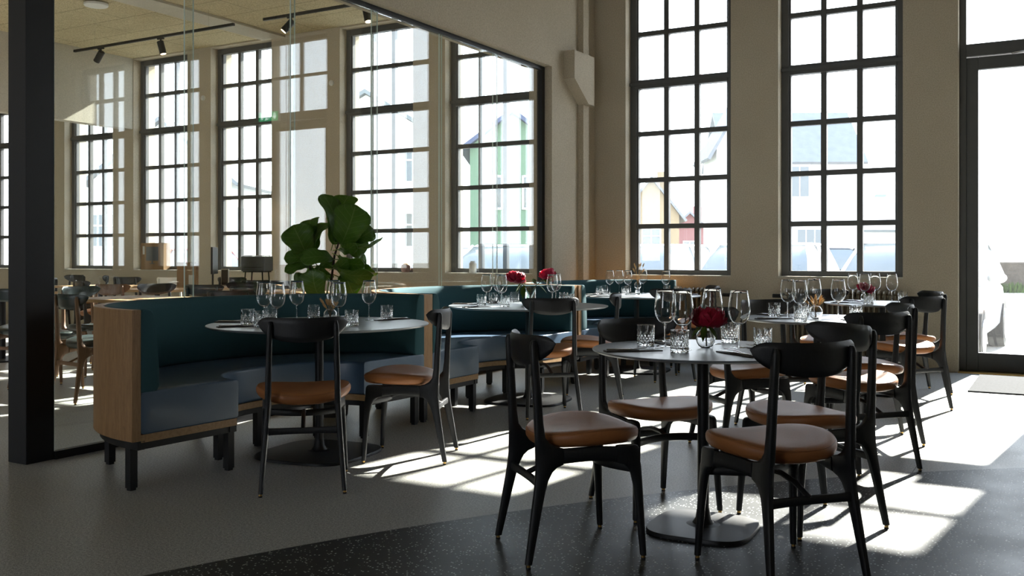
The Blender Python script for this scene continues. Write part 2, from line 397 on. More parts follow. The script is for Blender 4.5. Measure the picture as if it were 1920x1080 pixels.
# ------------------------------------------------------------------ glass partition
b = MB(); b.box(XP - .16, XP, 3.172, 3.34, 0, 3.17)
c = b.build('trim_5', M_steel, smooth=0, bevel=.003, seg=1); struct(c)
b = MB(); b.box(XP - .03, XP + .012, 3.34, 9.12, 0, .045); b.box(XP - .03, XP + .012, 3.34, 9.12, 3.13, 3.17); b.box(XP - .05, XP + .012, 9.06, 9.12, 0.045, 3.13)
struct(b.build('trim_6', M_steel, smooth=0))
ORD = ['first', 'second', 'third', 'fourth', 'fifth', 'sixth']
for k in range(6):
    y0 = 3.34 + k * .955 - (.03 if k else 0); y1 = 3.34 + (k + 1) * .955 + (.03 if k < 5 else 0); xo = XP - .004 - (k % 2) * .014
    b = MB(); b.box(xo - .006, xo + .006, y0, y1, .046, 3.129)
    for i, f in enumerate(b.f): b.mi[i] = 0
    b.mi[2] = b.mi[3] = 1
    tag(b.build('glass_panel', [M_part, M_gedge], smooth=0), 'tall clear glass partition panel, %s counting from the black end post' % ORD[k], 'glass panel', 'glass panels of the partition wall')

# ------------------------------------------------------------------ chairs
def rr(cx, cy, cz, ax, ay, hw, hh, e=3.2, n=12):
    r = []
    for k in range(n):
        a = 2 * PI * k / n; c, s_ = math.cos(a), math.sin(a)
        u = hw * math.copysign(abs(c) ** (2 / e), c); v = hh * math.copysign(abs(s_) ** (2 / e), s_)
        r.append((cx + ax[0] * u + ay[0] * v, cy + ax[1] * u + ay[1] * v, cz + ax[2] * u + ay[2] * v))
    return r
def lerp_tab(tab, z):
    for (a, va), (b_, vb) in zip(tab, tab[1:]):
        if z <= b_: return va + (vb - va) * max(0, (z - a)) / (b_ - a)
    return tab[-1][1]
def make_chair(kind='black'):
    wm, sm, bm_ = {'black': (M_blackwood, M_leather, M_blackwood), 'walnut': (M_walnut, M_dgreen, M_dgreen), 'brown': (M_walnut, M_dgreen, M_walnut), 'white': (M_white, M_dgreen, M_white)}[kind]
    t = thing('dining_chair', 'x', 'chair')
    rear = [(.016, -.254, -.228), (.10, -.240, -.209), (.20, -.225, -.187), (.27, -.214, -.170), (.31, -.209, -.157), (.338, -.207, -.141), (.354, -.206, -.122), (.364, -.206, -.095),
            (.422, -.206, -.095), (.430, -.206, -.125), (.443, -.206, -.148), (.465, -.206, -.166), (.52, -.208, -.174), (.62, -.212, -.180), (.72, -.218, -.187), (.80, -.222, -.193), (.815, -.219, -.196), (.822, -.213, -.202)]
    xr = [(0, .195), (.30, .172), (.42, .164), (.82, .154)]; tr = [(0, .011), (.3, .0145), (.42, .0155), (.6, .0145), (.8, .013), (.822, .007)]
    front = [(.016, .193, .215), (.20, .178, .209), (.28, .169, .205), (.32, .160, .203), (.342, .148, .202), (.356, .130, .201), (.364, .10, .200), (.412, .10, .197), (.422, .10, .190), (.426, .105, .18)]
    xf = [(0, .212), (.43, .190)]
    for s_ in (-1, 1):
        b = MB(); b.loft([rr(s_ * lerp_tab(xr, z), (a + c_) / 2, z, (1, 0, 0), (0, 1, 0), lerp_tab(tr, z), (c_ - a) / 2) for z, a, c_ in rear])
        lg = b.build('leg', wm, t)
        MB().lathe([(.008, .004), (.008, .018)], 10, (s_ * .195, -.241, 0)).lathe([(0, 0), (.009, 0), (.009, .007), (0, .007)], 10, (s_ * .195, -.241, 0), 1).build('foot_glide', [M_brass, M_rubber], lg)
        b = MB(); b.loft([rr(s_ * lerp_tab(xf, z), (a + c_) / 2, z, (1, 0, 0), (0, 1, 0), lerp_tab([(0, .011), (.35, .015), (.43, .015)], z), (c_ - a) / 2) for z, a, c_ in front])
        lg = b.build('leg', wm, t)
        MB().lathe([(.008, .004), (.008, .018)], 10, (s_ * .2115, .204, 0)).lathe([(0, 0), (.009, 0), (.009, .007), (0, .007)], 10, (s_ * .2115, .204, 0), 1).build('foot_glide', [M_brass, M_rubber], lg)
        b = MB(); st = [(-.098, .364, .422), (-.05, .368, .424), (0, .371, .426), (.05, .370, .426), (.104, .364, .424)]
        b.loft([rr(s_ * (.1645 + (y + .098) / .202 * .0265), y, (z0 + z1) / 2, (1, 0, 0), (0, 0, 1), .0135, (z1 - z0) / 2) for y, z0, z1 in st])
        b.build('seat_rail', wm, t)
    b = MB(); n = 9   # rear stretcher
    b.loft([rr(-.172 + .344 * i / (n - 1), -.192 + .006 * math.sin(PI * i / (n - 1)), .297, (0, 1, 0), (0, 0, 1), .009, .0155 + .003 * abs(2 * i / (n - 1) - 1) ** 3) for i in range(n)])
    b.build('rear_stretcher', wm, t)
    b = MB(); b.loft([rr(-.192 + .384 * i / 12, .185 - .08 * math.sin(PI * i / 12), .335, (0, 1, 0), (0, 0, 1), .010, .0165) for i in range(13)])
    b.build('front_stretcher', wm, t)
    b = MB(); b.tube([(0, .108, .335), (0, .06, .352), (0, -.02, .354), (0, -.10, .338), (0, -.192, .30)], .0105, 8); b.build('centre_stretcher', wm, t)
    # seat pad
    b = MB(); n = 40
    def ring(k, z):
        r_ = []
        for x, y, _ in sell(1, 1, 2.7, n, 0):
            wy = .232 - .040 * max(0, -y) - .006 * max(0, y); X = x * wy * k; Y = .035 + y * .205 * k
            r_.append((X, Y, z + .020 * (X / .232) ** 2 - (.006 if z > .46 else 0) * (1 - (X / .232) ** 2) + .006 * y * k))
        return r_
    b.loft([ring(.5, .416), ring(.86, .417), ring(.955, .424), ring(.99, .435), ring(1, .447), ring(1, .458), ring(.985, .468), ring(.94, .476), ring(.82, .481), ring(.5, .483), ring(.2, .482)])
    st_ = b.build('seat', sm, t, 60)
    p_ = [ring(.972, .470)[i] for i in range(n)]; p_.append(p_[0])
    MB().tube(p_, .0022, 5).build('piping', M_seam if kind == 'black' else sm, st_)
    # curved plywood back rest
    b = MB(); R_ = .30; nu, nv = 30, 8; A = math.asin(.212 / R_); rows = []
    for side in (0, 1):
        for i in range(nu + 1):
            u = -1 + 2 * i / nu; au = min(1, abs(u)); a = u * A
            zt = .842 - .028 * (max(0, au - .66) / .34) ** 3.2 - .004 * math.cos(u * PI / 2); zb = .812 - .092 * max(0, 1 - au ** 2.4) ** .64
            row = []
            for j in range(nv + 1):
                q = j / nv; z = zb + (zt - zb) * q; th = .0075 * (max(0, 1 - (2 * q - 1) ** 6)) ** .5 * (max(0.02, 1 - au ** 14)) ** .5
                rr_ = R_ + (th if side else -th) ; row.append((rr_ * math.sin(a), -.228 + R_ - rr_ * math.cos(a) - .05 * (z - .78), z))
            rows.append(row)
    v = [p for rw in rows for p in rw]; f = []; m_ = nv + 1; off = (nu + 1) * m_
    for i in range(nu):
        for j in range(nv):
            q = (i * m_ + j, i * m_ + j + 1, (i + 1) * m_ + j + 1, (i + 1) * m_ + j); f.append(q); f.append(tuple(off + k for k in reversed(q)))
        f.append((i * m_, (i + 1) * m_, off + (i + 1) * m_, off + i * m_)); k = nv; f.append((i * m_ + k, off + i * m_ + k, off + (i + 1) * m_ + k, (i + 1) * m_ + k))
    for j in range(nv):
        f.append((j, j + 1, off + j + 1, off + j)); e = nu * m_; f.append((e + j, off + e + j, off + e + j + 1, e + j + 1))
    b.add(v, f); b.build('backrest', bm_, t, 50)
    return t
def chair(rm, fw, label, group, kind='black'):
    """rm: floor point midway between the rear feet, fw: facing direction"""
    l = math.hypot(*fw); fx, fy = fw[0] / l, fw[1] / l
    inst('chair' + kind, lambda: make_chair(kind), (rm[0] + fx * .241, rm[1] + fy * .241, 0), math.atan2(-fx, fy), label, group)
g1 = 'black chairs around the small round tables'; g2 = 'black chairs at the banquette tables'
chair((-.711, 3.308), (-.759, .653), 'nearest black chair, its back to us, at the right front of the front table', g1)
chair((-1.82, 3.156), (.68, .733), 'black chair with tan leather seat at the left front of the nearest round table', g1)
chair((-1.791, 4.198), (.79, -.61), 'black chair behind the nearest round table, backrest to the left, facing us', g1)
chair((-.79, 4.34), (-.64, -.77), 'black chair on the right of the nearest round table, just behind the front chair', g1)
chair((-.785, 5.276), (-.759, .653), 'black chair at the right front of the second small round table', g1)
chair((-1.82, 5.416), (.68, .733), 'black chair seen behind the red peony, at the left front of the second round table', g1)
chair((-1.79, 6.46), (.79, -.61), 'black chair facing us behind the left edge of the second round table', g1)
chair((-.81, 6.325), (-.90, -.43), 'black chair at the back right of the second round table, mostly hidden', g1)
chair((-.835, 7.53), (-.80, .60), 'black chair at the right front of the farthest round table, near the door', g1)
chair((-1.82, 7.676), (.68, .733), 'black chair at the left front of the farthest small round table', g1)
chair((-1.87, 8.78), (.79, -.61), 'black chair facing us behind the farthest round table by the radiator', g1)
chair((-.90, 8.70), (-.85, -.52), 'black chair nearest the glazed door, only its top edge and seat showing', g1)
chair((-3.117, 3.423), (-.66, .75), 'black chair with its back to us at the front banquette table', g2)
chair((-2.99, 4.49), (-.914, -.405), 'black chair seen from the side at the right of the front banquette table', g2)
chair((-3.07, 5.906), (-.69, .72), 'black chair with its back to us at the middle banquette table', g2)
chair((-3.0, 6.92), (-.92, -.4), 'black chair at the far right of the middle banquette table, seen edge-on', g2)
chair((-3.03, 8.18), (-.70, .71), 'black chair at the near right of the farthest banquette table', g2)
chair((-2.97, 9.27), (-.85, -.5), 'black chair by the radiator at the far right of the farthest banquette table', g2)

# ------------------------------------------------------------------ round tables
def make_table(R_, hb):
    t = thing('round_table', 'x', 'table')
    MB().lathe([(0, .731), (R_ - .02, .731), (R_ - .002, .738), (R_, .742), (R_ - .002, .745), (0, .745)], 96).build('tabletop', M_top, t, 30)
    MB().lathe([(.024, .03), (.024, .728)], 24).lathe([(0, .722), (.09, .722), (.09, .7305), (0, .7305)], 24).build('pole', M_steel, t)
    b = MB(); prof = [(1, .0), (1, .010), (.985, .016), (.9, .0175), (.5, .0185), (.22, .021)]
    b.loft([sell(hb * k, hb * k, 3.6, 64, z) for k, z in prof]); b.build('base_plate', M_steel, t, 40)
    MB().lathe([(.075, .019), (.045, .026), (.032, .045), (.0255, .085)], 32).build('base_collar', M_steel, t)
    return t
TB = {'N1': (-1.30, 3.84), 'N2': (-1.33, 6.10), 'N3': (-1.30, 8.36), 'T1': (-3.70, 4.2), 'T2': (-3.64, 6.56), 'T3': (-3.66, 8.80)}
TL = {'N1': 'small round slate-topped table nearest the camera', 'N2': 'middle one of the three small round tables on the right', 'N3': 'farthest small round table, in front of the right radiator',
      'T1': 'large round table in front of the nearest curved banquette', 'T2': 'large round table with the tall peony vase, at the middle banquette', 'T3': 'farthest large round table, at the banquette below the window'}
for k, (x, y) in TB.items():
    sm_ = k[0] == 'N'
    inst('tb' + k[0], (lambda: make_table(.46, .215)) if sm_ else (lambda: make_table(.625, .31)), (x, y, 0), .06 if sm_ else .12, TL[k], 'round tables')

# ------------------------------------------------------------------ curved banquettes
def make_banquette():
    t = thing('curved_banquette', 'x', 'banquette')
    RX, RY = 1.0, 1.1325; n = 56; XE = .0
    def P(th, o):
        # plan curve: half ellipse opening towards +x, offset inwards by o
        ry, rx = RY - o, RX - o
        e = 2.15; c, s_ = math.cos(th), math.sin(th)
        return (-rx * math.copysign(abs(c) ** (2 / e), c), ry * math.copysign(abs(s_) ** (2 / e), s_))
    def sweep(b, prof, inset=0, rnd_=0):
        rings = []
        for i in range(n + 1):
            th = -PI / 2 + PI * i / n; pr = prof
            rings.append([(*P(th, o), z) for o, z in pr])
        if inset:   # straight stub / rounded ends
            co = sum(o for o, z in prof) / len(prof); cz = sum(z for o, z in prof) / len(prof)
            def cap_(r0, sgn):
                out = []
                for d, k in ((inset * .6, .97), (inset, .86)):
                    cx = sum(p[0] for p in r0) / len(r0); cy = sum(p[1] for p in r0) / len(r0); c_z = sum(p[2] for p in r0) / len(r0)
                    out.append([(p[0] + d, cy + (p[1] - cy) * k, c_z + (p[2] - c_z) * (1 - (1 - k) * .5)) for p in r0])
                return out
            A = cap_(rings[0], -1); B = cap_(rings[-1], 1); rings = [A[1], A[0]] + rings + [B[0], B[1]]
        b.loft(rings)
    def rprof(o0, o1, z0, z1, r, k=4, ex=0):
        p = []
        for cx, cz, a0 in ((o1 - r, z1 - r, 0), (o0 + r, z1 - r, 90), (o0 + r, z0 + r, 180), (o1 - r, z0 + r, 270)):
            for i in range(k + 1):
                a = math.radians(a0 + 90 * i / k); p.append((cx + r * math.cos(a), cz + r * math.sin(a)))
        return p
    b = MB(); sweep(b, rprof(0, .048, .245, .874, .003, 1)); b.build('back_panel', M_oak, t, 40)
    pr = [(.049, .475), (.135, .475), (.150, .50), (.148, .60), (.138, .72), (.126, .82), (.115, .858), (.098, .873), (.075, .877), (.055, .874), (.049, .86)]
    b = MB(); sweep(b, pr, .004); b.build('back_cushion', M_teal, t, 60)
    b = MB(); sweep(b, rprof(.049, .64, .275, .478, .018, 4), .003); b.build('seat_cushion', M_blue, t, 60)
    b = MB(); sweep(b, rprof(.049, .632, .236, .274, .002, 1)); b.build('seat_plinth', M_oakh, t, 40)
    b = MB(); sweep(b, rprof(.03, .07, .203, .2445, .002, 1)); sweep(b, rprof(.585, .62, .203, .2355, .002, 1))
    for sg in (-1, 1): b.box(-.045, -.005, min(sg * 1.07, sg * .50), max(sg * 1.07, sg * .50), .203, .235)
    b.build('base_frame', M_steel, t, 40)
    for th, o in ((-86, .05), (-86, .603), (86, .05), (86, .603), (-45, .05), (-45, .603), (0, .06), (0, .6), (45, .05), (45, .603)):
        x, y = P(math.radians(th), o); b = MB(); b.box(x - .02, x + .02, y - .02, y + .02, .012, .236); b.box(x - .015, x + .015, y - .015, y + .015, 0, .012); b.build('leg', M_steel, t, 0)
    return t
for (x, y, rz, lb) in ((-3.765, 4.16, -.056, 'nearest curved banquette, its oak end panel in full view by the black post'), (-3.708, 6.43, 0, 'middle curved banquette, behind the table with the tall peony vase'), (-3.655, 8.703, -.035, 'farthest curved banquette, under the left window of this room')):
    inst('banq', make_banquette, (x, y, 0), rz, lb, 'curved banquettes along the glass partition')

# ------------------------------------------------------------------ things on the tables
ZT_ = .7452
def make_wine():
    t = thing('wine_glass', 'x', 'wine glass')
    o = [(.0045, .094), (.012, .097), (.026, .106), (.038, .121), (.0445, .140), (.0462, .158), (.0445, .180), (.041, .205), (.0372, .228), (.0352, .240)]
    i = [(r - .0011, z + .0002) for r, z in reversed(o[1:])]; i[0] = (o[-1][0] - .0008, .2402)
    MB().lathe([(0, .0935)] + o + i + [(.004, .0985), (0, .0982)], 40).build('bowl', M_glass, t, 80)
    MB().lathe([(0, .0025), (.0048, .0035), (.0038, .010), (.0034, .03), (.0034, .07), (.0042, .0885), (.0044, .0934), (0, .0934)], 16).build('stem', M_glass, t, 80)
    MB().lathe([(0, 0), (.039, 0), (.0395, .0008), (.037, .0014), (.012, .0024), (0, .0024)], 40).build('foot', M_glass, t, 50)
    return t
def make_tumbler():
    nn = 96
    def fn(r, z, a):
        if r < .0355 or z < .006 or z > .066: return r
        k = 8; q = (a * k / (2 * PI)) % 1; zz = (z - .006) / .06
        p1 = abs(((q + zz * 1.4) % .5) - .25) * 4; p2 = abs(((q - zz * 1.4) % .5) - .25) * 4
        env = 1 - max(0, (zz - .55) / .45) * (1 if abs(q - .5) < .32 else 0) 
        return r - .0030 * max(0, (1 - min(p1, p2) * 2.2)) * env
    out = [(0, 0), (.034, 0), (.0365, .003)] + [(.0372, .006 + .0037 * i) for i in range(17)] + [(.0376, .078), (.0380, .088)]
    inn = [(.0362, .088), (.0352, .06), (.034, .02), (.030, .0145), (0, .0135)]
    b = MB().lathe(out + inn, nn, fn=fn)
    return tag(b.build('tumbler', M_glass, None, 25), 'x', 'tumbler')
wl = {}
gw, gt = 'stemmed wine glasses on the tables', 'cut glass tumblers on the tables'
def wine(x, y, label): inst('wine', make_wine, (x, y, ZT_), 0, label, gw)
def tumb(x, y, label): inst('tumb', make_tumbler, (x, y, ZT_), rnd.uniform(0, 6), label, gt)
TN = {'N1': 'the nearest small round table', 'N2': 'the middle small round table', 'N3': 'the farthest small round table', 'T1': 'the front banquette table', 'T2': 'the middle banquette table', 'T3': 'the farthest banquette table'}
for k, x, y, d in [('N1', -1.482, 3.878, 'leftmost of the four'), ('N1', -1.364, 3.768, 'just left of the peony'), ('N1', -1.342, 4.085, 'behind the red peony'), ('N1', -1.19, 3.978, 'tall at the right of the peony'),
    ('N2', -1.491, 6.01, 'leftmost of the four'), ('N2', -1.386, 5.876, 'close behind a tumbler'), ('N2', -1.40, 6.32, 'directly behind the dried grass'), ('N2', -1.235, 6.25, 'rightmost, right of the dried grass'),
    ('N3', -1.56, 8.50, 'leftmost, beside the window frame'), ('N3', -1.418, 8.22, 'in front of the peony'), ('N3', -1.39, 8.56, 'just behind the peony'), ('N3', -1.235, 8.41, 'rightmost, in front of the window corner'),
    ('T1', -3.962, 4.03, 'leftmost'), ('T1', -3.79, 3.955, 'front one of the left pair'), ('T1', -3.935, 4.27, 'back one of the left pair'), ('T1', -3.85, 4.50, 'behind the dried grass on its left'), ('T1', -3.54, 4.18, 'right of the dried grass'), ('T1', -3.637, 4.574, 'rightmost, against the bright leaves'),
    ('T2', -3.985, 6.50, 'leftmost'), ('T2', -3.968, 6.66, 'second from the left'), ('T2', -3.80, 6.42, 'nearest the left peony'), ('T2', -3.523, 6.742, 'left one of the right pair'), ('T2', -3.64, 7.03, 'back one of the right pair'),
    ('T3', -4.02, 8.96, 'leftmost'), ('T3', -3.99, 9.13, 'second from the left'), ('T3', -3.86, 9.05, 'beside the bulb vase'), ('T3', -3.82, 9.36, 'behind the dried stalks'), ('T3', -3.50, 9.18, 'rightmost of the group')]:
    wine(x, y, 'empty wine glass on %s, %s' % (TN[k], d))
for k, x, y, d in [('N1', -1.565, 3.865, 'leftmost one'), ('N1', -1.339, 3.665, 'nearest the table edge, in the centre'), ('N1', -1.089, 3.975, 'at the right behind the chair back'), ('N1', -1.30, 4.20, 'half hidden behind the vase'),
    ('N2', -1.603, 6.118, 'leftmost one'), ('N2', -1.353, 5.754, 'nearest the front edge'), ('N2', -1.103, 6.107, 'rightmost, behind a chair back'), ('N2', -1.475, 6.345, 'behind the vase'),
    ('N3', -1.357, 8.05, 'in front of the peony'), ('N3', -1.17, 8.548, 'at the right edge'),
    ('T1', -3.975, 3.915, 'leftmost one'), ('T1', -3.79, 3.83, 'front of the left pair'), ('T1', -4.09, 4.22, 'back of the left pair'), ('T1', -4.0, 4.49, 'left of the dried grass vase'), ('T1', -3.415, 4.142, 'nearest the right front edge'), ('T1', -3.57, 4.66, 'right beside the rightmost wine glass'),
    ('T2', -3.948, 6.36, 'leftmost one'), ('T2', -4.06, 6.72, 'second from the left'), ('T2', -3.693, 6.29, 'nearest the front edge'), ('T2', -3.99, 6.96, 'behind the peony leaves'), ('T2', -3.566, 7.02, 'behind the chair back'), ('T2', -3.40, 6.80, 'rightmost one'),
    ('T3', -4.062, 8.80, 'leftmost one'), ('T3', -4.12, 9.05, 'second from the left'), ('T3', -3.80, 8.84, 'third from the left, front'), ('T3', -3.944, 9.24, 'third from the left, back'), ('T3', -3.56, 9.36, 'below the rightmost wine glass'), ('T3', -3.352, 9.12, 'rightmost one')]:
    tumb(x, y, 'cut glass tumbler on %s, %s' % (TN[k], d))
# sleeves with knife and fork
def make_sleeve():
    b = MB(); b.box(-.024, .024, -.12, .12, 0, .004); b.box(-.022, .022, -.119, .02, .004, .0065)
    return tag(b.build('cutlery_sleeve', M_mat, None, 30, .0015, 1), 'x', 'cutlery sleeve')
def make_knife():
    b = MB(); b.loft([rr(0, y, .0025, (1, 0, 0), (0, 0, 1), w, h, 2.5, 10) for y, w, h in ((-.11, .003, .0018), (-.105, .006, .0025), (-.04, .0055, .0025), (0, .004, .002), (.01, .008, .001), (.07, .0095, .0008), (.10, .006, .0007), (.112, .001, .0005))])
    return tag(b.build('table_knife', M_silver, None, 50), 'x', 'knife')
def make_fork():
    b = MB(); b.loft([rr(0, y, z, (1, 0, 0), (0, 0, 1), w, h, 2.5, 10) for y, z, w, h in ((-.10, .002, .005, .0016), (-.03, .003, .004, .0018), (.02, .006, .003, .0015), (.04, .008, .006, .0012), (.055, .007, .0115, .001), (.066, .0055, .012, .001))])
    for k in range(4):
        x = -.009 + .006 * k; b.loft([rr(x, y, z, (1, 0, 0), (0, 0, 1), .0018, .0009, 2, 6) for y, z in ((.064, .0058), (.08, .005), (.095, .0065), (.10, .0075))])
    return tag(b.build('table_fork', M_silver, None, 50), 'x', 'fork')
gs, gk, gf = 'cutlery sleeves on the tables', 'table knives on the sleeves', 'table forks on the sleeves'
mats = [('N1', (-.215, -.235), 'at its left front'), ('N1', (-.27, .165), 'at its left back'), ('N1', (.25, .19), 'at its right back'), ('N1', (.19, -.155), 'by the nearest chair back'),
        ('N2', (-.215, -.215), 'at its left front'), ('N2', (-.31, .12), 'at its left back'), ('N2', (.23, .25), 'at its right back'), ('N2', (.27, -.14), 'at its right front'),
        ('N3', (-.26, -.17), 'at its left front'), ('N3', (-.25, .19), 'at its left back'), ('N3', (.20, .25), 'at its right back'), ('N3', (.25, -.16), 'at its right front'),
        ('T1', (-.47, -.19), 'at its left edge'), ('T1', (-.20, -.42), 'at its left front'), ('T1', (.17, .46), 'at its right edge'), ('T1', (-.20, .46), 'at its back'),
        ('T2', (-.50, -.12), 'at its left edge'), ('T2', (-.2, -.44), 'at its left front'), ('T2', (.10, .48), 'at its right back'), ('T2', (-.50, .22), 'at its left back'),
        ('T3', (-.50, -.12), 'at its left edge'), ('T3', (-.2, -.46), 'at its left front'), ('T3', (.42, .28), 'at its right edge')]
for k, (dx, dy), d in mats:
    cx, cy = TB[k]; a = math.atan2(-dx, dy) + rnd.uniform(-.12, .12) + PI; s_, c_ = math.sin(a), math.cos(a)
    x, y = cx + dx, cy + dy
    inst('sleeve', make_sleeve, (x, y, ZT_), a, 'dark leather cutlery sleeve on %s, %s' % (TN[k], d), gs)
    inst('knife', make_knife, (x - .010 * c_, y - .010 * s_, ZT_ + .0066), a + .04, 'steel knife on %s, %s' % (TN[k], d), gk)
    inst('fork', make_fork, (x + .012 * c_ - .02 * s_ * 1, y + .012 * s_ + .02 * c_, ZT_ + .0066), a - .10, 'steel fork on %s, %s' % (TN[k], d), gf)
# vases
def make_ball_vase():
    t = thing('ball_vase', 'x', 'vase')
    o = [(.018, .0), (.030, .010), (.0385, .026), (.041, .042), (.038, .058), (.030, .070), (.024, .075), (.025, .080)]
    i = [(.0235, .080), (.0225, .075), (.0285, .069), (.0365, .057), (.039, .042), (.036, .026), (.028, .012), (.015, .004), (0, .003)]
    MB().lathe([(0, 0)] + o + i, 40).build('vase_body', M_glass, t, 80)
    return t
def blossom(parent, c, rad, mat, seed, name='blossom'):
    rg = random.Random(seed); b = MB(); c = Vector(c); tilt = Matrix.Rotation(rg.uniform(-.25, .25), 3, 'X') @ Matrix.Rotation(rg.uniform(-.25, .25), 3, 'Y')
    for k_, cnt, top, hw, flare in ((1.0, 7, -.05, .55, .22), (.97, 8, .35, .50, .14), (.90, 8, .62, .50, .08), (.80, 9, .85, .50, .06), (.68, 8, 1.05, .55, .05), (.55, 7, 1.2, .6, .04), (.40, 6, 1.35, .7, .03), (.24, 5, 1.4, .9, .02)):
        for m_ in range(cnt):
            a0 = 2 * PI * (m_ + rg.uniform(-.3, .3)) / cnt; lt = top + rg.uniform(-.16, .14); kk = k_ * rg.uniform(.93, 1.06); ph = rg.uniform(0, 6); n, w = 7, 7; o = len(b.v)
            for i in range(n):
                q = i / (n - 1)
                for j in range(w):
                    s_ = 2 * j / (w - 1) - 1; lat = -1.25 + (lt + 1.25) * q * (1 - .13 * s_ * s_) + .05 * math.sin(5 * s_ + ph) * q
                    lon = a0 + s_ * hw * math.sin(PI * min(.8, .15 + .65 * q)) / max(.35, math.cos(lat))
                    r_ = rad * (kk + flare * max(0, q - .6) / .4 * (1 + .4 * math.sin(7 * s_ + ph)) + .05 * math.sin(3 * s_ + ph * 2) * q) * (.55 + .45 * math.sin(PI / 2 * min(1, q * 1.6)))
                    p = Vector((math.cos(lon) * math.cos(lat) * r_ * 1.06, math.sin(lon) * math.cos(lat) * r_ * 1.06, math.sin(lat) * r_ * 1.0))
                    b.v.append(tuple(c + tilt @ p))
            for i in range(n - 1):
                for j in range(w - 1): b.f.append((o + i * w + j, o + i * w + j + 1, o + (i + 1) * w + j + 1, o + (i + 1) * w + j)); b.mi.append(0)
    o = b.build(name, mat, parent, 60); m = o.modifiers.new('solid', 'SOLIDIFY'); m.thickness = .0008
    return o
def small_leaf(parent, p0, d, ln, wd_, mat=None):
    d = Vector(d).normalized(); side = d.cross(Vector((0, 0, 1))).normalized(); up = side.cross(d); b = MB(); rows = []
    for i in range(8):
        q = i / 7; w_ = wd_ * math.sin(PI * (q ** .8)) * .5 + .0005
        c = Vector(p0) + d * ln * q - Vector((0, 0, ln * .25 * q * q)); rows.append([tuple(c - side * w_ + up * w_ * .3), tuple(c), tuple(c + side * w_ + up * w_ * .3)])
    v = [p for r_ in rows for p in r_]; b.add(v, [(i * 3 + j, i * 3 + j + 1, i * 3 + j + 4, i * 3 + j + 3) for i in range(7) for j in range(2)])
    o = b.build('leaf', mat or M_leafg, parent, 80); m = o.modifiers.new('solid', 'SOLIDIFY'); m.thickness = .0006
V1 = (-1.305, 3.885)
inst('ball', make_ball_vase, (*V1, ZT_), 0, 'small round glass vase holding the single red peony on the nearest table', 'round glass vases')
t = thing('peony', 'single dark red peony in the round vase on the nearest table', 'flower', (*V1, ZT_))
blossom(t, (.012, .004, .130), .060, M_red, 3)
MB().tube([(.004, 0, .006), (.002, 0, .05), (0, 0, .10)], .003, 8).build('stem', M_stemg, t)
for d in ((-.5, -.7, -.5), (.7, -.3, -.6), (.1, -.8, -.9)): small_leaf(t, (d[0] * .02, d[1] * .02, .092), d, .062, .026)
# small bunny-tail grasses
def dried(name, loc, z0, ht, n, seed, label, spread):
    t = thing(name, label, 'dried flowers', loc); rg = random.Random(seed)
    for k in range(n):
        a = 2 * PI * k / n + rg.uniform(-.3, .3); s_ = rg.uniform(.35, 1) * spread; h_ = ht * rg.uniform(.78, 1.02)
        p1 = Vector((math.cos(a) * s_, math.sin(a) * s_, h_)); p0 = Vector((-math.cos(a) * .006, -math.sin(a) * .006, z0)); pm = p0.lerp(p1, .55) + Vector((-math.cos(a) * .006, -math.sin(a) * .006, .01))
        st = MB().tube([p0, pm, p1], .0011, 5).build('stalk', M_straw, t)
        d = (p1 - pm).normalized(); b = MB(); q = [(-.016, .002), (-.008, .0055), (0, .007), (.010, .006), (.020, .0035), (.028, .0008)]
        b.tube([p1 + d * u + Vector((0, 0, -u * u * 3)) for u, _ in q], [r_ for _, r_ in q], 8)
        for i in range(26):
            u = rg.uniform(-.012, .02); aa = rg.uniform(0, 6.28); base = p1 + d * u; o_ = d.orthogonal().normalized(); o_.rotate(Matrix.Rotation(aa, 3, d))
            b.tube([base + o_ * .004, base + o_ * .0095 + d * .011], [.0006, .0002], 3)
        b.build('seed_head', M_straw, st, 60)
    return t
inst('ball', make_ball_vase, (-3.687, 4.28, ZT_), 0, 'small round glass vase with dried grass on the front banquette table', 'round glass vases')
dried('dried_grass_bunch', (-3.687, 4.28, ZT_), .006, .118, 9, 4, 'short bunch of tan dried grass in the round vase on the front banquette table', .045)
inst('ball', make_ball_vase, (-1.329, 6.045, ZT_), 0, 'small round glass vase with dried grass on the middle small round table', 'round glass vases')
dried('dried_grass_bunch', (-1.329, 6.045, ZT_), .006, .125, 12, 9, 'fan of pale dried grass in the vase on the middle small round table', .062)
inst('ball', make_ball_vase, (-1.43, 8.345, ZT_), 0, 'small round glass vase with the peony on the farthest small round table', 'round glass vases')
t = thing('peony', 'bright red peony on the farthest small round table, seen through glasses', 'flower', (-1.43, 8.345, ZT_))
blossom(t, (0, 0, .125), .058, M_red2, 8); MB().tube([(.004, 0, .006), (0, 0, .10)], .003, 8).build('stem', M_stemg, t); small_leaf(t, (0, -.01, .09), (.3, -.7, -.4), .05, .022)
# double ball vase with tall dried stalks
t = thing('bulb_vase', 'small double-bulb glass vase with tall dried stalks on the farthest banquette table', 'vase', (-3.709, 8.944, ZT_))
MB().lathe([(0, 0), (.024, 0), (.026, .006), (.024, .045), (.014, .052), (.024, .062), (.034, .08), (.036, .096), (.03, .114), (.018, .124), (.018, .130), (.0165, .130), (.0165, .124), (.0285, .113), (.034, .096), (.032, .08), (.022, .064), (.010, .056), (0, .055)], 36).build('vase_body', M_glass, t, 80)
dried('dried_stalk_bunch', (-3.709, 8.944, ZT_), .058, .30, 8, 5, 'tall pale dried stalks in the bulb vase before the left window', .07)
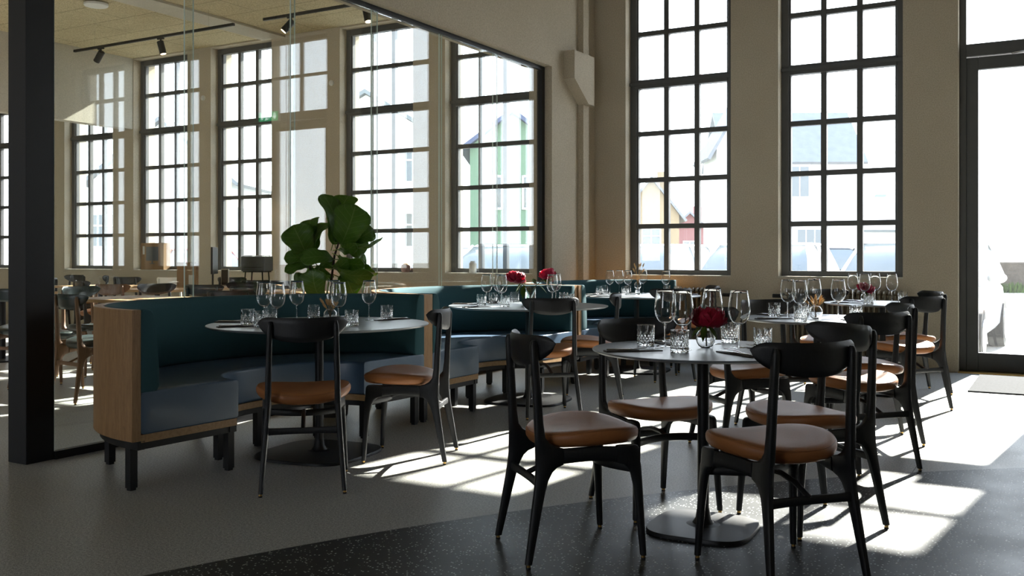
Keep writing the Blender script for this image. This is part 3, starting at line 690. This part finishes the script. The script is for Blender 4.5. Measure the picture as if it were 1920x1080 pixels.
# tall vase with two peonies
VT = (-3.77, 6.83)
t = thing('tall_vase', 'clear cylindrical vase with two red peonies on the middle banquette table', 'vase', (*VT, ZT_))
MB().lathe([(0, 0), (.042, 0), (.044, .003), (.044, .135), (.0425, .135), (.042, .006), (0, .005)], 40).build('vase_body', M_glass, t, 60)
t = thing('peony', 'large dark red peony leaning left out of the tall vase on the middle banquette table', 'flower', (*VT, ZT_))
blossom(t, (-.10, -.06, .215), .068, M_red, 21); MB().tube([(.02, .01, .008), (-.02, -.01, .12), (-.09, -.055, .19)], .0032, 8).build('stem', M_stemg, t)
for d, p in (((-.4, -.4, -.7), (-.05, -.04, .16)), ((-.1, -.7, -.6), (-.03, -.03, .15)), ((.4, -.5, -.3), (-.02, 0, .14)), ((.1, -.5, -.9), (-.04, -.03, .13)), ((-.6, 0, -.5), (-.06, -.02, .17))): small_leaf(t, p, d, .085, .04)
t = thing('peony', 'smaller crimson peony leaning right out of the tall vase on the middle banquette table', 'flower', (*VT, ZT_))
blossom(t, (.115, .075, .245), .056, M_red2, 22); MB().tube([(-.02, 0, .008), (.01, .01, .12), (.06, .04, .17), (.11, .07, .22)], .0032, 8).build('stem', M_stemg, t)
for d, p in (((.6, .2, -.4), (.08, .05, .19)), ((.2, -.6, .1), (.05, .03, .17)), ((.7, .3, -.5), (.05, .04, .15)), ((.1, -.4, .5), (.03, .02, .16)), ((.5, -.3, -.2), (.09, .06, .20))): small_leaf(t, p, d, .085, .035)

# ------------------------------------------------------------------ fiddle-leaf fig between the banquettes and the glass
FX, FY = -4.50, 5.25
t = thing('potted_fiddle_leaf_fig', 'large-leaved green fig plant behind the front curved banquette', 'potted plant', (FX, FY, 0))
MB().lathe([(0, 0), (.10, 0), (.105, .01), (.125, .30), (.13, .305), (.115, .305), (.11, .28), (0, .28)], 40).build('planter', M_pot, t, 50)
MB().lathe([(0, .281), (.108, .281), (.108, .27), (0, .27)], 24).build('soil', M_soil, t)
RV = Vector((.866, .5, 0)); TV = Vector((.5, -.866, 0)); UV_ = Vector((0, 0, 1)); KM = 6.80 / 1795
def fpt(px, py, dd=0):   # offset on an upright plane through the plant
    return RV * ((px - 629) * KM) + UV_ * (1.13 + (480.5 - py) * KM) + TV * dd
main = [Vector((0, 0, .27)), Vector((.01, 0, .6)), fpt(624, 560), fpt(627, 520), fpt(632, 480), fpt(640, 455)]
MB().tube(main, [.013, .011, .010, .009, .008, .006], 8).build('trunk', M_bark, t)
MB().tube([Vector((.005, 0, .45)), fpt(605, 560, .02), fpt(588, 505, .03), fpt(586, 478, .03)], [.009, .008, .006, .005], 8).build('trunk', M_bark, t)
leaves = [(646, 458, 676, 388, 60, .05, .3), (640, 420, 652, 362, 44, -.06, -.2), (632, 452, 618, 362, 44, .0, .9), (581, 478, 560, 424, 52, .05, .25), (590, 470, 612, 415, 40, -.03, -.8), (590, 440, 580, 408, 34, -.08, 0),
          (632, 486, 580, 482, 30, .10, .5), (586, 487, 545, 482, 24, .06, .5), (588, 500, 548, 505, 22, .08, .7), (588, 520, 560, 528, 26, .03, .1), (606, 556, 596, 508, 46, .08, -.2), (668, 452, 704, 430, 30, -.03, .2),
          (645, 455, 722, 455, 14, .0, 1.2), (640, 468, 676, 462, 24, .08, .9), (640, 480, 688, 500, 30, .05, .7), (636, 500, 704, 520, 34, .08, .8), (650, 510, 668, 548, 40, .03, -.2), (655, 500, 690, 530, 34, -.05, .3),
          (632, 503, 660, 492, 22, .08, .6), (600, 510, 588, 540, 30, -.06, .2), (690, 495, 703, 520, 18, -.08, .2), (640, 455, 660, 395, 52, -.10, -.4), (598, 498, 612, 530, 34, -.08, .1), (632, 500, 600, 490, 26, -.07, .3), (588, 500, 558, 478, 34, -.10, .2), (645, 500, 690, 488, 30, -.10, .5), (600, 520, 570, 512, 30, -.10, .2), (640, 520, 680, 540, 36, -.12, .1), (625, 530, 640, 556, 36, -.12, .1), (640, 450, 690, 470, 34, -.12, .3), (596, 470, 585, 430, 46, -.12, -.3), (628, 458, 640, 410, 50, -.14, .5)]
for (x0, y0, x1, y1, wd_, dd, tw) in leaves:
    dd = max(dd, -.06); p0, p1 = fpt(x0, y0, dd * .4), fpt(x1, y1, dd * 1.6); ax = p1 - p0; ln = ax.length; ax.normalize()
    side = ax.cross(TV).normalized(); nrm = side.cross(ax).normalized()
    m_ = Matrix.Rotation(tw, 3, ax); side = m_ @ side; nrm = m_ @ nrm; w_ = wd_ * KM * 1.18; b = MB(); nl, nw = 20, 8; uv = []
    prof = [(0, .06), (.08, .38), (.2, .62), (.33, .70), (.45, .75), (.6, .9), (.75, 1), (.86, .95), (.93, .78), (.975, .5), (1, .12)]
    for i in range(nl + 1):
        q = i / nl; hw = lerp_tab(prof, q) * w_ / 2
        for j in range(nw + 1):
            s_ = (j / nw - .5) * 2
            c = p0 + ax * ln * q + side * hw * s_ + nrm * (.16 * ln * math.sin(q * PI * .9) - .20 * ln * q * q + .22 * hw * s_ * s_ + .006 * math.sin(q * 17 + s_ * 3) * abs(s_))
            b.v.append(tuple(c)); uv.append((j / nw, q))
    for i in range(nl):
        for j in range(nw): b.f.append((i * (nw + 1) + j, i * (nw + 1) + j + 1, (i + 1) * (nw + 1) + j + 1, (i + 1) * (nw + 1) + j)); b.mi.append(0)
    b.tube([p0 - ax * .05, p0 + ax * .01], .0035, 5); uv += [(.5, .5)] * (len(b.v) - len(uv))
    o = b.build('leaf', M_fig, t, 80); ul = o.data.uv_layers.new(name='UVMap')
    for lp in o.data.loops: ul.data[lp.index].uv = uv[lp.vertex_index]
    md = o.modifiers.new('solid', 'SOLIDIFY'); md.thickness = .001

# ------------------------------------------------------------------ radiators, mat, exit sign
def radiator(x0, x1, label, left_valve, right_valve):
    t = thing('column_radiator', label, 'radiator', (0, 0, 0), 0, 'column radiators under the windows')
    b = MB(); n = int((x1 - x0) / .05)
    for k in range(n):
        x = x0 + .025 + k * .05
        for y in (10.06, 10.13):
            b.tube([(x, y, .13), (x, y, .74)], .0125, 8)
        b.tube([(x, 10.045, .745), (x, 10.06, .765), (x, 10.095, .775), (x, 10.13, .765), (x, 10.145, .745)], .017, 8)
        b.tube([(x, 10.05, .12), (x, 10.095, .105), (x, 10.14, .12)], .016, 8)
    b.tube([(x0, 10.095, .70), (x1, 10.095, .70)], .02, 8); b.tube([(x0, 10.095, .15), (x1, 10.095, .15)], .02, 8)
    for x in (x0 + .15, x1 - .15): b.box(x - .015, x + .015, 10.08, 10.11, 0, .11)
    b.build('radiator_body', M_rad, t)
    for on, x, s_ in ((left_valve, x0, -1), (right_valve, x1, 1)):
        if on:
            v = MB().tube([(x, 10.095, .715), (x + s_ * .05, 10.095, .715)], .01, 8).build('valve', M_silver, t)
            MB().tube([(x + s_ * .05, 10.095, .715), (x + s_ * .06, 10.095, .715), (x + s_ * .14, 10.095, .715)], [.014, .02, .02], 12).build('valve_knob', M_rubber, v)
radiator(-4.35, -3.25, 'beige column radiator under the left window, black valve at its right', False, True)
radiator(-2.52, -1.32, 'beige column radiator under the middle window, black valve at its left', True, False)
b = MB(); b.box(-.70, .95, 8.80, 10.06, .0, .012)
tag(b.build('door_mat', M_rug, smooth=0, bevel=.004), 'grey entrance mat lying in front of the glazed door', 'door mat')
t = thing('exit_sign', 'lit green emergency exit sign hanging near the glazed door', 'exit sign', (.12, 10.17, 3.06))
MB().box(-.19, .19, -.02, .02, 0, .15).build('housing', M_white, t, 0, .004)
MB().box(-.18, .18, -.026, -.0205, .01, .14).build('panel', M_exit, t, 0)
b = MB()
def poly(b, pts, y=-.028, d=.0015):
    n = len(pts); b.add([(x, yy, z) for yy in (y, y + d) for x, z in pts], [tuple(range(n)), tuple(range(2 * n - 1, n - 1, -1))] + [(i, (i + 1) % n, (i + 1) % n + n, i + n) for i in range(n)])
for cx in (-.12, 0, .12):
    if cx:
        poly(b, [(cx - .010, .125), (cx + .010, .125), (cx + .010, .075), (cx + .030, .075), (cx, .028), (cx - .030, .075), (cx - .010, .075)])
    else:
        poly(b, [(.022, .022), (.05, .022), (.05, .13), (.022, .13)]); poly(b, [(-.018, .12), (-.006, .128), (.004, .12), (0, .108), (-.014, .108)])
        poly(b, [(-.02, .105), (0, .102), (.012, .085), (.006, .08), (-.006, .09), (-.008, .07), (.006, .055), (.0, .028), (-.008, .03), (-.006, .05), (-.022, .062), (-.036, .045), (-.044, .05), (-.028, .072), (-.03, .085), (-.042, .08), (-.044, .088)])
b.build('pictogram', M_exitw, t, 0)
b = MB(); b.tube([(-.12, 0, .15), (-.12, 0, ZC - 3.06)], .004, 6); b.tube([(.12, 0, .15), (.12, 0, ZC - 3.06)], .004, 6); b.build('hanger', M_steel, t)

# ------------------------------------------------------------------ far room seen through the glass
def track(x0, x1, y, z, heads, label):
    t = thing('track_light_rail', label, 'track light', (0, 0, 0), 0, 'black ceiling track rails')
    MB().box(x0, x1, y - .017, y + .017, z, z + .034).build('rail', M_steel, t, 0, .002)
    for x in (x0 + .45, x1 - .45): MB().tube([(x, y, z + .034), (x, y, ZC2)], .002, 5).build('suspension_wire', M_silver, t)
    for x, yaw, tilt, lit, lb in heads:
        h = thing('spotlight', lb, 'spotlight', (x, y, z), 0, 'black cylindrical track spotlights')
        MB().box(-.06, .06, -.012, .012, -.02, -.001).build('adapter', M_steel, h, 0, .002)
        MB().tube([(0, 0, -.02), (0, 0, -.06)], .012, 8).build('joint', M_steel, h)
        d = Vector((math.cos(yaw) * math.sin(tilt), math.sin(yaw) * math.sin(tilt), -math.cos(tilt))); p = Vector((0, 0, -.075))
        body = MB().tube([p - d * .03, p - d * .028, p + d * .14, p + d * .142], [.04, .044, .044, .042], 24).build('lamp_body', M_steel, h)
        MB().tube([p + d * .1422, p + d * .1445], .036, 24).build('lamp_lens', M_lamp if lit else M_grey, body)
        if lit:
            ld = bpy.data.lights.new('spot_lamp', 'SPOT'); lo = bpy.data.objects.new('spot_lamp', ld); SC.collection.objects.link(lo); lo.parent = h
            lo.location = p + d * .16; lo.rotation_euler = (-d).to_track_quat('Z', 'Y').to_euler(); ld.energy = 60; ld.color = (1, .8, .55); ld.spot_size = 1.1; ld.shadow_soft_size = .03
track(-12.2, -9.05, 8.68, 4.03, [(-11.62, PI, .75, False, 'unlit black spotlight near the left end of the longer ceiling rail'), (-10.4, .5, .25, True, 'lit black spotlight at the middle of the longer ceiling rail')], 'long black track rail at the left, hanging from two wires')
track(-8.55, -5.6, 8.69, 4.03, [(-8.1, 3.9, .7, True, 'black spotlight tilted left near the end of the right ceiling rail'), (-6.95, -.3, .3, True, 'lit black spotlight close to the top edge of the glass partition')], 'black track rail at the right, partly hidden by the wall above the glass')
for x_, lb in ((-8.76, 'third'), (-11.27, 'second'), (-13.0, 'first')):
    o = MB().tube([(0, 0, 0), (0, -.02, 0)], .038, 24).build('wall_disc', M_white); o.location = (x_, YW - .0005, 3.52)
    tag(o, 'small white disc high on the %s pier from the left beyond the glass' % lb, 'detector', 'white discs on the far piers')
t = thing('ceiling_disc', 'flat round white fitting on the ceiling beyond the glass', 'ceiling fitting', (-10.4, 7.7, ZC2 - .05))
MB().lathe([(0, 0), (.135, 0), (.143, .008), (.143, .03), (0, .03)], 40).build('cover', M_white, t); MB().lathe([(0, .0302), (.06, .0302), (.06, .05), (0, .05)], 24).build('mount', M_grey, t)
cd30, sn30 = math.cos(math.radians(30)), math.sin(math.radians(30))
def D(px, d):
    l = (px - 960) / 1795 * d; return (-sn30 * d + cd30 * l, cd30 * d + sn30 * l)
def make_otable(w, dp):
    t = thing('oak_table', 'x', 'table')
    MB().box(-w / 2, w / 2, -dp / 2, dp / 2, .715, .745).build('tabletop', M_oakh, t, 0, .004)
    MB().lathe([(.03, .02), (.03, .714)], 20).build('pole', M_steel, t)
    MB().loft([sell(.24, .24, 4, 40, z) for z in (0, .016)]).build('base_plate', M_steel, t)
    return t
go = 'oak tables beyond the glass'
for i, (x, y, w, dp, lb) in enumerate([(-7.35, 5.95, 1.2, .8, 'long oak table just beyond the glass, behind the front banquette'), (-9.7, 5.4, .8, .8, 'square oak table at the far left beyond the black post'), (*D(385, 12.2), .8, .8, 'small oak table before the printer'),
        (*D(295, 11.35), .9, .7, 'oak table in front of the cardboard monitor box'), (*D(560, 10.6), .9, .8, 'oak table behind the fig plant'), (*D(5, 10.4), .9, .7, 'oak table left of the black post'), (*D(188, 12.6), 1.0, .7, 'oak table near the second far window')]):
    o = make_otable(w, dp); o.location = (x, y, 0); o['label'] = lb; o['group'] = go
gc = 'dark chairs beyond the glass'
far = [(-6.70, 4.66, (.12, 1), 'walnut', 'nearest wooden chair beyond the glass, dark backrest towards us'), (-7.55, 4.85, (.2, 1), 'walnut', 'wooden chair beyond the glass beside the black post'),
       (-8.35, 5.95, (1, 0), 'walnut', 'wooden chair facing right at the end of the long oak table'), (*D(5, 8.6), (-.3, 1), 'walnut', 'wooden chair visible left of the black post'),
       (*D(108, 12.9), (-.5, -1), 'black', 'dark chair farthest left beyond the glass'), (*D(142, 11.4), (.3, 1), 'black', 'dark chair left of the plain wooden-backed one'), (*D(201, 10.0), (-.3, .95), 'brown', 'chair with a plain brown wooden backrest'),
       (*D(148, 15.0), (.1, -1), 'black', 'dark chair below the leftmost far window'), (*D(205, 14.5), (-.6, -.8), 'black', 'dark chair at the wall between the first two far windows'), (*D(232, 13.5), (-.4, .9), 'black', 'broad-backed dark chair left of the white chair'),
       (*D(315, 13.2), (-.4, .9), 'white', 'pale chair below the cardboard monitor box'), (*D(288, 10.25), (.9, -.3), 'black', 'dark chair seen from the side before the radiator'), (*D(376, 9.8), (-.4, .9), 'black', 'dark green chair just above the banquette, left of the others'),
       (*D(428, 8.1), (-.5, .85), 'black', 'dark chair low above the banquette edge, left of the wine glasses'), (*D(462, 9.3), (-.4, .9), 'black', 'dark chair with a bright rim behind the low one'), (*D(464, 10.8), (.4, -.9), 'black', 'dark broad chair behind the wine glasses'),
       (*D(430, 13.3), (-.4, .9), 'black', 'dark chair in front of the white frame'), (*D(474, 11.7), (-.3, .9), 'black', 'dark chair right of the printer stand'), (*D(530, 11.4), (-.3, .9), 'black', 'dark chair left of the fig plant')]
for x, y, fw, kd, lb in far: chair((x, y), fw, lb, gc, kd)
def sillbox(name, px, d, z0, w, dp, h, mat, label, cat, rz=0):
    t = thing(name, label, cat, (*D(px, d), z0), rz); MB().box(-w / 2, w / 2, -dp / 2, dp / 2, 0, h).build('box_body', mat, t, 0, .002); return t
SL = ZS + .0045
t = thing('monitor_box', 'brown cardboard box with a printed monitor, standing on the far window sill', 'cardboard box', (-12.42, 10.268, SL), 0)
MB().box(-.26, .26, -.065, .065, 0, .42).build('box_body', M_card, t, 0, .002)
b = MB(); b.box(-.14, .14, -.0672, -.0655, .14, .36); b.box(-.015, .015, -.0672, -.0655, .10, .14); b.box(-.06, .06, -.0672, -.0655, .09, .10); b.build('printed_monitor', M_grey, t, 0)
b = MB(); b.box(-.22, -.175, -.0672, -.0655, .24, .37); b.build('printed_label', M_paper, t, 0)
t = thing('narrow_box', 'tall narrow cardboard box with a white label standing on an oak table', 'cardboard box', (*D(352, 12.0), .7455), .5)
MB().box(-.12, .12, -.05, .05, 0, .31).build('box_body', M_card, t, 0, .002); MB().box(.03, .10, -.0518, -.0502, .03, .15).build('printed_label', M_paper, t, 0)
t = thing('monitor', 'dark computer monitor turned edge-on between two far windows', 'monitor', (*D(402, 12.2), .7455), 2.27)
MB().box(-.26, .26, -.012, .012, .16, .50).build('screen', M_steel, t, 0, .004); b = MB(); b.tube([(0, .02, .01), (0, .02, .3)], .012, 8); b.build('arm', M_steel, t); MB().box(-.1, .1, -.06, .1, 0, .01).build('foot', M_steel, t, 0, .002)
t = thing('menu_stand', 'small white framed card standing on an oak table beyond the glass', 'card stand', (*D(422, 12.5), .7455), .3)
MB().box(-.055, .055, -.01, .01, 0, .22).build('stand', M_white, t, 0, .003); MB().box(-.045, .045, -.0125, -.0105, .012, .208).build('card', M_mat, t, 0)
px_, py_ = D(482, 12.95)
t = thing('printer', 'grey office printer on its thin-legged stand before the third far window', 'printer', (px_, py_, .93), .35)
MB().box(-.17, .17, -.14, .14, 0, .20).build('body', M_grey, t, 0, .012); MB().box(-.15, .15, -.10, .12, .201, .212).build('lid', M_white, t, 0, .004); MB().box(-.13, .13, -.1425, -.1405, .05, .056).build('tray_slot', M_steel, t, 0)
t = thing('printer_stand', 'thin-legged black stand under the grey printer', 'stand', (px_, py_, 0), .35)
MB().box(-.15, .15, -.12, .12, .915, .929).build('shelf', M_steel, t, 0)
for a, c_ in ((-.12, -.10), (.12, -.10), (-.12, .10), (.12, .10)): MB().tube([(a * 1.5, c_ * 1.3, 0), (a, c_, .916)], .009, 6).build('leg', M_steel, t)
t = thing('clay_pot', 'squat pale clay pot on the fourth far window sill', 'pot', (-7.55, 10.265, SL)); MB().lathe([(0, 0), (.05, 0), (.062, .03), (.062, .08), (.05, .10), (.045, .10), (.055, .08), (.05, .02), (0, .015)], 24).build('pot_body', M_pink, t)
MB().lathe([(0, .08), (.05, .08), (.03, .115), (0, .125)], 12).build('dried_tuft', M_straw, t)
t = thing('milk_jug', 'white cylindrical jug on the fifth far window sill', 'jug', (-6.50, 10.265, SL)); MB().lathe([(0, 0), (.045, 0), (.047, .02), (.047, .12), (.03, .14), (.03, .15), (.026, .15), (.04, .118), (.04, .01), (0, .008)], 24).build('jug_body', M_white, t)

# ------------------------------------------------------------------ outside: ground, cars, houses
GZ = -.12
struct(MB().box(-90, 90, 10.75, 140, GZ - .1, GZ).build('ground', M_asph, smooth=0))
def make_car(col, long_=False):
    mt = carpaint('car_paint_%s' % len(MATS), col); t = thing('parked_car', 'x', 'car')
    L_ = 4.5; hw = .88
    st = [(-2.25, .40, .62, .66), (-2.2, .28, .78, .78), (-1.9, .22, .94, .85), (-1.2, .20, .98, .88), (0, .20, .96, .88), (.9, .20, .93, .88), (1.6, .22, .84, .86), (2.1, .26, .70, .80), (2.25, .38, .58, .68)]
    b = MB(); b.loft([rr(0, y, (z0 + z1) / 2, (1, 0, 0), (0, 0, 1), w_, (z1 - z0) / 2, 5, 20) for y, z0, z1, w_ in st]); body = b.build('body', mt, t)
    rb = -1.95 if long_ else -1.5
    b = MB(); b.loft([[(sx * w_, y, z) for sx, y, z in ((-1, y0, z), (1, y0, z), (1, y1, z), (-1, y1, z))] for w_, y0, y1, z in ((.83, rb - .15, 1.0, .93), (.74, rb + .1, .55, 1.25), (.66, rb + .3, .25, 1.42))]); b.build('windows', M_cwin, t, 30, .03)
    b = MB(); b.loft([[(sx * w_, y, z) for sx, y in ((-1, y0), (1, y0), (1, y1), (-1, y1))] for w_, y0, y1, z in ((.665, rb + .28, .27, 1.415), (.64, rb + .34, .18, 1.455))]); b.build('roof', mt, t, 30, .015)
    b = MB()
    for s_ in (-1, 1):
        for y0, z0, y1, z1, xa, xb in ((1.0, .92, .26, 1.43, .835, .665), (-.4, .93, -.4, 1.43, .835, .67), (rb - .15, .92, rb + .3, 1.43, .835, .665)):
            b.tube([(s_ * xa, y0, z0), (s_ * (xa + xb) / 2 * 1.005, (y0 + y1) / 2, (z0 + z1) / 2), (s_ * xb, y1, z1)], .032, 6)
    b.build('pillars', mt, t)
    for sx in (-1, 1):
        for y in (-1.4, 1.38):
            w_ = MB().tube([(sx * .70, y, .32), (sx * .90, y, .32)], .32, 28).build('wheel', M_tyre, t); MB().tube([(sx * .895, y, .32), (sx * .908, y, .32)], .21, 20).build('hub_cap', M_silver, w_)
        b = MB(); b.sphere((sx * .98, .72, .99), .1, 12, 8, 0, 1.1, .7, .7); b.tube([(sx * .84, .74, .93), (sx * .95, .72, .96)], .02, 6); b.build('wing_mirror', mt, t)
        MB().sphere((sx * .66, -2.16, .74), .13, 12, 8, 0, .9, .5, .8).build('tail_light', M_redw, t); MB().sphere((sx * .62, 2.12, .62), .13, 12, 8, 0, 1.1, .6, .6).build('head_light', M_white, t)
    b = MB(); b.box(-.26, .26, -2.265, -2.245, .50, .61); b.build('number_plate', M_paper, t, 0)
    return t
cg = 'cars parked outside the windows'
WHT, SIL, BLK, RED, BLU = (.8, .8, .8), (.42, .44, .46), (.02, .023, .03), (.22, .02, .025), (.03, .045, .09)
for key, col, (x, y), rz, lb in [('w', WHT, (-6.25, 15.4), PI - .05, 'white car parked right outside the left window'), ('s', SIL, D(1302, 30), .45, 'silver car seen from behind through the left window'), ('r', RED, D(1392, 33), .4, 'red car at the right edge of the left window'),
        ('w', WHT, (-3.95, 14.6), PI + .04, 'white car parked outside the middle window'), ('k', BLK, D(1562, 23.5), .52 - PI / 2, 'dark car behind the white one in the middle window'), ('b', BLU, D(1700, 34), .2, 'blue car at the right edge of the middle window'),
        ('s', SIL, (-1.66, 13.6), PI - .03, 'silver car with wing mirror outside the glazed door'), ('r', RED, D(352, 27), 1.3, 'red car outside the second far window'), ('w', WHT, (-10.4, 16.2), PI, 'white car outside the fourth far window'), ('s', SIL, (-8.4, 14.6), PI + .1, 'pale car outside the fifth far window')]:
    inst('car' + key, lambda: make_car(col, key in 'ks'), (x, y, GZ), rz, lb, cg)
def house(px, d, rz, w, dp, hw, hr, wall, roof, label, wins, name='house'):
    t = thing(name, label, 'house', (*D(px, d), GZ), rz)
    b = MB(); v = [(-w / 2, -dp / 2, 0), (w / 2, -dp / 2, 0), (w / 2, -dp / 2, hw), (0, -dp / 2, hr), (-w / 2, -dp / 2, hw)]; v += [(x, -y, z) for x, y, z in v]
    b.add(v, [(0, 1, 2, 3, 4), (9, 8, 7, 6, 5), (0, 5, 6, 1), (1, 6, 7, 2), (4, 9, 5, 0)]); b.build('walls', wall, t, 0)
    for s_ in (-1, 1):
        nx, nz = (hr - hw), w / 2; l = math.hypot(nx, nz); nx, nz = s_ * nx / l * .15, nz / l * .15; e = .35
        x0, z0 = 0, hr + .02; x1, z1 = s_ * (w / 2 + e), hw - e * (hr - hw) / (w / 2) + .02
        b = MB(); b.add([(x, y, z) for y in (-dp / 2 - .35, dp / 2 + .35) for x, z in ((x0, z0), (x1, z1), (x1 + nx, z1 + nz), (x0 + nx * 0, z0 + .18))], [(0, 1, 2, 3), (7, 6, 5, 4), (0, 4, 5, 1), (1, 5, 6, 2), (2, 6, 7, 3), (3, 7, 4, 0)]); b.build('roof', roof, t, 0)
    b = MB(); b.box(.6, 1.2, -.3, .3, hr - .9, hr + .7); b.build('chimney', wall, t, 0)
    for x, z, ww, hh in wins:
        f = MB(); y = -dp / 2
        f.box(x - ww / 2, x + ww / 2, y - .05, y - .001, z, z + .08); f.box(x - ww / 2, x + ww / 2, y - .05, y - .001, z + hh - .08, z + hh); f.box(x - ww / 2, x - ww / 2 + .08, y - .05, y - .001, z, z + hh); f.box(x + ww / 2 - .08, x + ww / 2, y - .05, y - .001, z, z + hh)
        f.box(x - .04, x + .04, y - .05, y - .001, z, z + hh); f.box(x - ww / 2, x + ww / 2, y - .05, y - .001, z + hh * .62, z + hh * .62 + .07)
        fr = f.build('window', M_hwhite, t, 0); MB().box(x - ww / 2 + .05, x + ww / 2 - .05, y - .02, y - .004, z + .05, z + hh - .05).build('pane', M_cwin, fr, 0)
    return t
house(1462, 49, .52 + PI / 2, 5.0, 6.2, 6.0, 8.4, M_hwhite, M_roof, 'big white house across the street, seen through both windows', [])
house(1380, 44, .52, 2.4, 3.0, 6.1, 8.2, M_hwhite, M_roof, 'white gabled house wing at the right of the left window', [(-.1, 1.7, .75, 1.2), (.1, 4.2, .6, 1.5)])
house(1668, 52, .52 + PI / 2, 5.0, 4.6, 2.7, 4.4, M_hwhite, M_rooflt, 'low white shed with pale corrugated roof', [], 'shed')
house(1215, 62, .45, 3.4, 6, 3.8, 6.0, M_yell, M_roof, 'small yellow house far down the street', [(0, 1.6, 1.2, 1.4)])
house(1285, 74, .45, 3, 6, 3.0, 4.4, M_redw, M_roof, 'small red house beside the yellow one', [(0, 1.2, 1, 1.2)])
house(715, 44, .5, 6, 8, 6.2, 8.0, M_hwhite, M_rooflt, 'white house outside the fourth far window', [(-2, 1.6, 1.2, 1.5), (2, 1.6, 1.2, 1.5), (-2, 4.3, 1.2, 1.5), (2, 4.3, 1.2, 1.5)])
house(965, 40, .5, 3.2, 8, 5.4, 6.6, M_greenw, M_bluew, 'green and blue house outside the fifth far window', [(.8, 3.0, .9, 1.3), (-.8, 3.0, .9, 1.3)])
house(350, 44, .5, 6, 6, 4.5, 7.0, M_hwhite, M_roof, 'pale house outside the third far window', [(-2.5, 1.6, 1.2, 1.5), (2.5, 1.6, 1.2, 1.5)])
# windows of the long side of the big house
t = thing('wall_window', 'tall white-framed window on the upper floor of the big house', 'window', (*D(1499, 45.6), 3.9), .52)
MB().box(-.5, .5, -.05, .05, 0, 1.6).build('window_frame', M_hwhite, t, 0); MB().box(-.42, -.03, -.07, -.052, .08, 1.5).box(.03, .42, -.07, -.052, .08, 1.5).build('window_pane', M_cwin, t, 0)
t = thing('wall_window', 'wide white-framed window on the ground floor of the big house', 'window', (*D(1519, 45.6), 1.1), .52)
MB().box(-.7, .7, -.05, .05, 0, 1.4).build('window_frame', M_hwhite, t, 0); MB().box(-.6, -.24, -.07, -.052, .08, 1.3).box(-.18, .18, -.07, -.052, .08, 1.3).box(.24, .6, -.07, -.052, .08, 1.3).build('window_pane', M_cwin, t, 0)
t = thing('flatbed_trailer', 'rust red trailer with a bent rail outside the fifth far window', 'trailer', (*D(868, 26), GZ), .55)
MB().box(-1.0, 1.0, -2, 2, .5, 1.1).build('trailer_bed', M_trail, t, 0, .02); MB().tube([(-.9, -1.9, 1.1), (-.9, -1.9, 1.7), (-.9, -1.8, 1.8), (-.9, 1.8, 1.8), (-.9, 1.9, 1.7), (-.9, 1.9, 1.1)], .04, 8).build('rail', M_trail, t)
for sx in (-1, 1): MB().tube([(sx * .75, 0, .33), (sx * .98, 0, .33)], .33, 24).build('wheel', M_tyre, t)
x, y = D(2050, 34)
b = MB(); b.box(-6, 6, -.4, .4, 0, 1.05); tag(b.build('stone_wall', M_stone, smooth=0, bevel=.06), 'low rough stone wall beyond the car park, seen through the door', 'stone wall'); b = bpy.data.objects['stone_wall']; b.location = (x, y, GZ); b.rotation_euler = (0, 0, .52)
bm_g = MB(); rg = random.Random(5)
for i in range(2600):
    xx, yy, h_ = rg.uniform(-6, 6), rg.uniform(-1.5, -.5), rg.uniform(.1, .4); a = rg.uniform(0, 6.28); dx, dy = .05 * math.cos(a), .05 * math.sin(a)
    bm_g.add([(xx - dx, yy - dy, 0), (xx + dx, yy + dy, 0), (xx + rg.uniform(-.1, .1), yy + rg.uniform(-.1, .1), h_)], [(0, 1, 2)])
o = bm_g.build('grass_tufts', M_grass, smooth=0); o.location = (x, y, GZ); o.rotation_euler = (0, 0, .52); tag(o, 'rough green grass along the foot of the stone wall', 'grass'); o['kind'] = 'stuff'
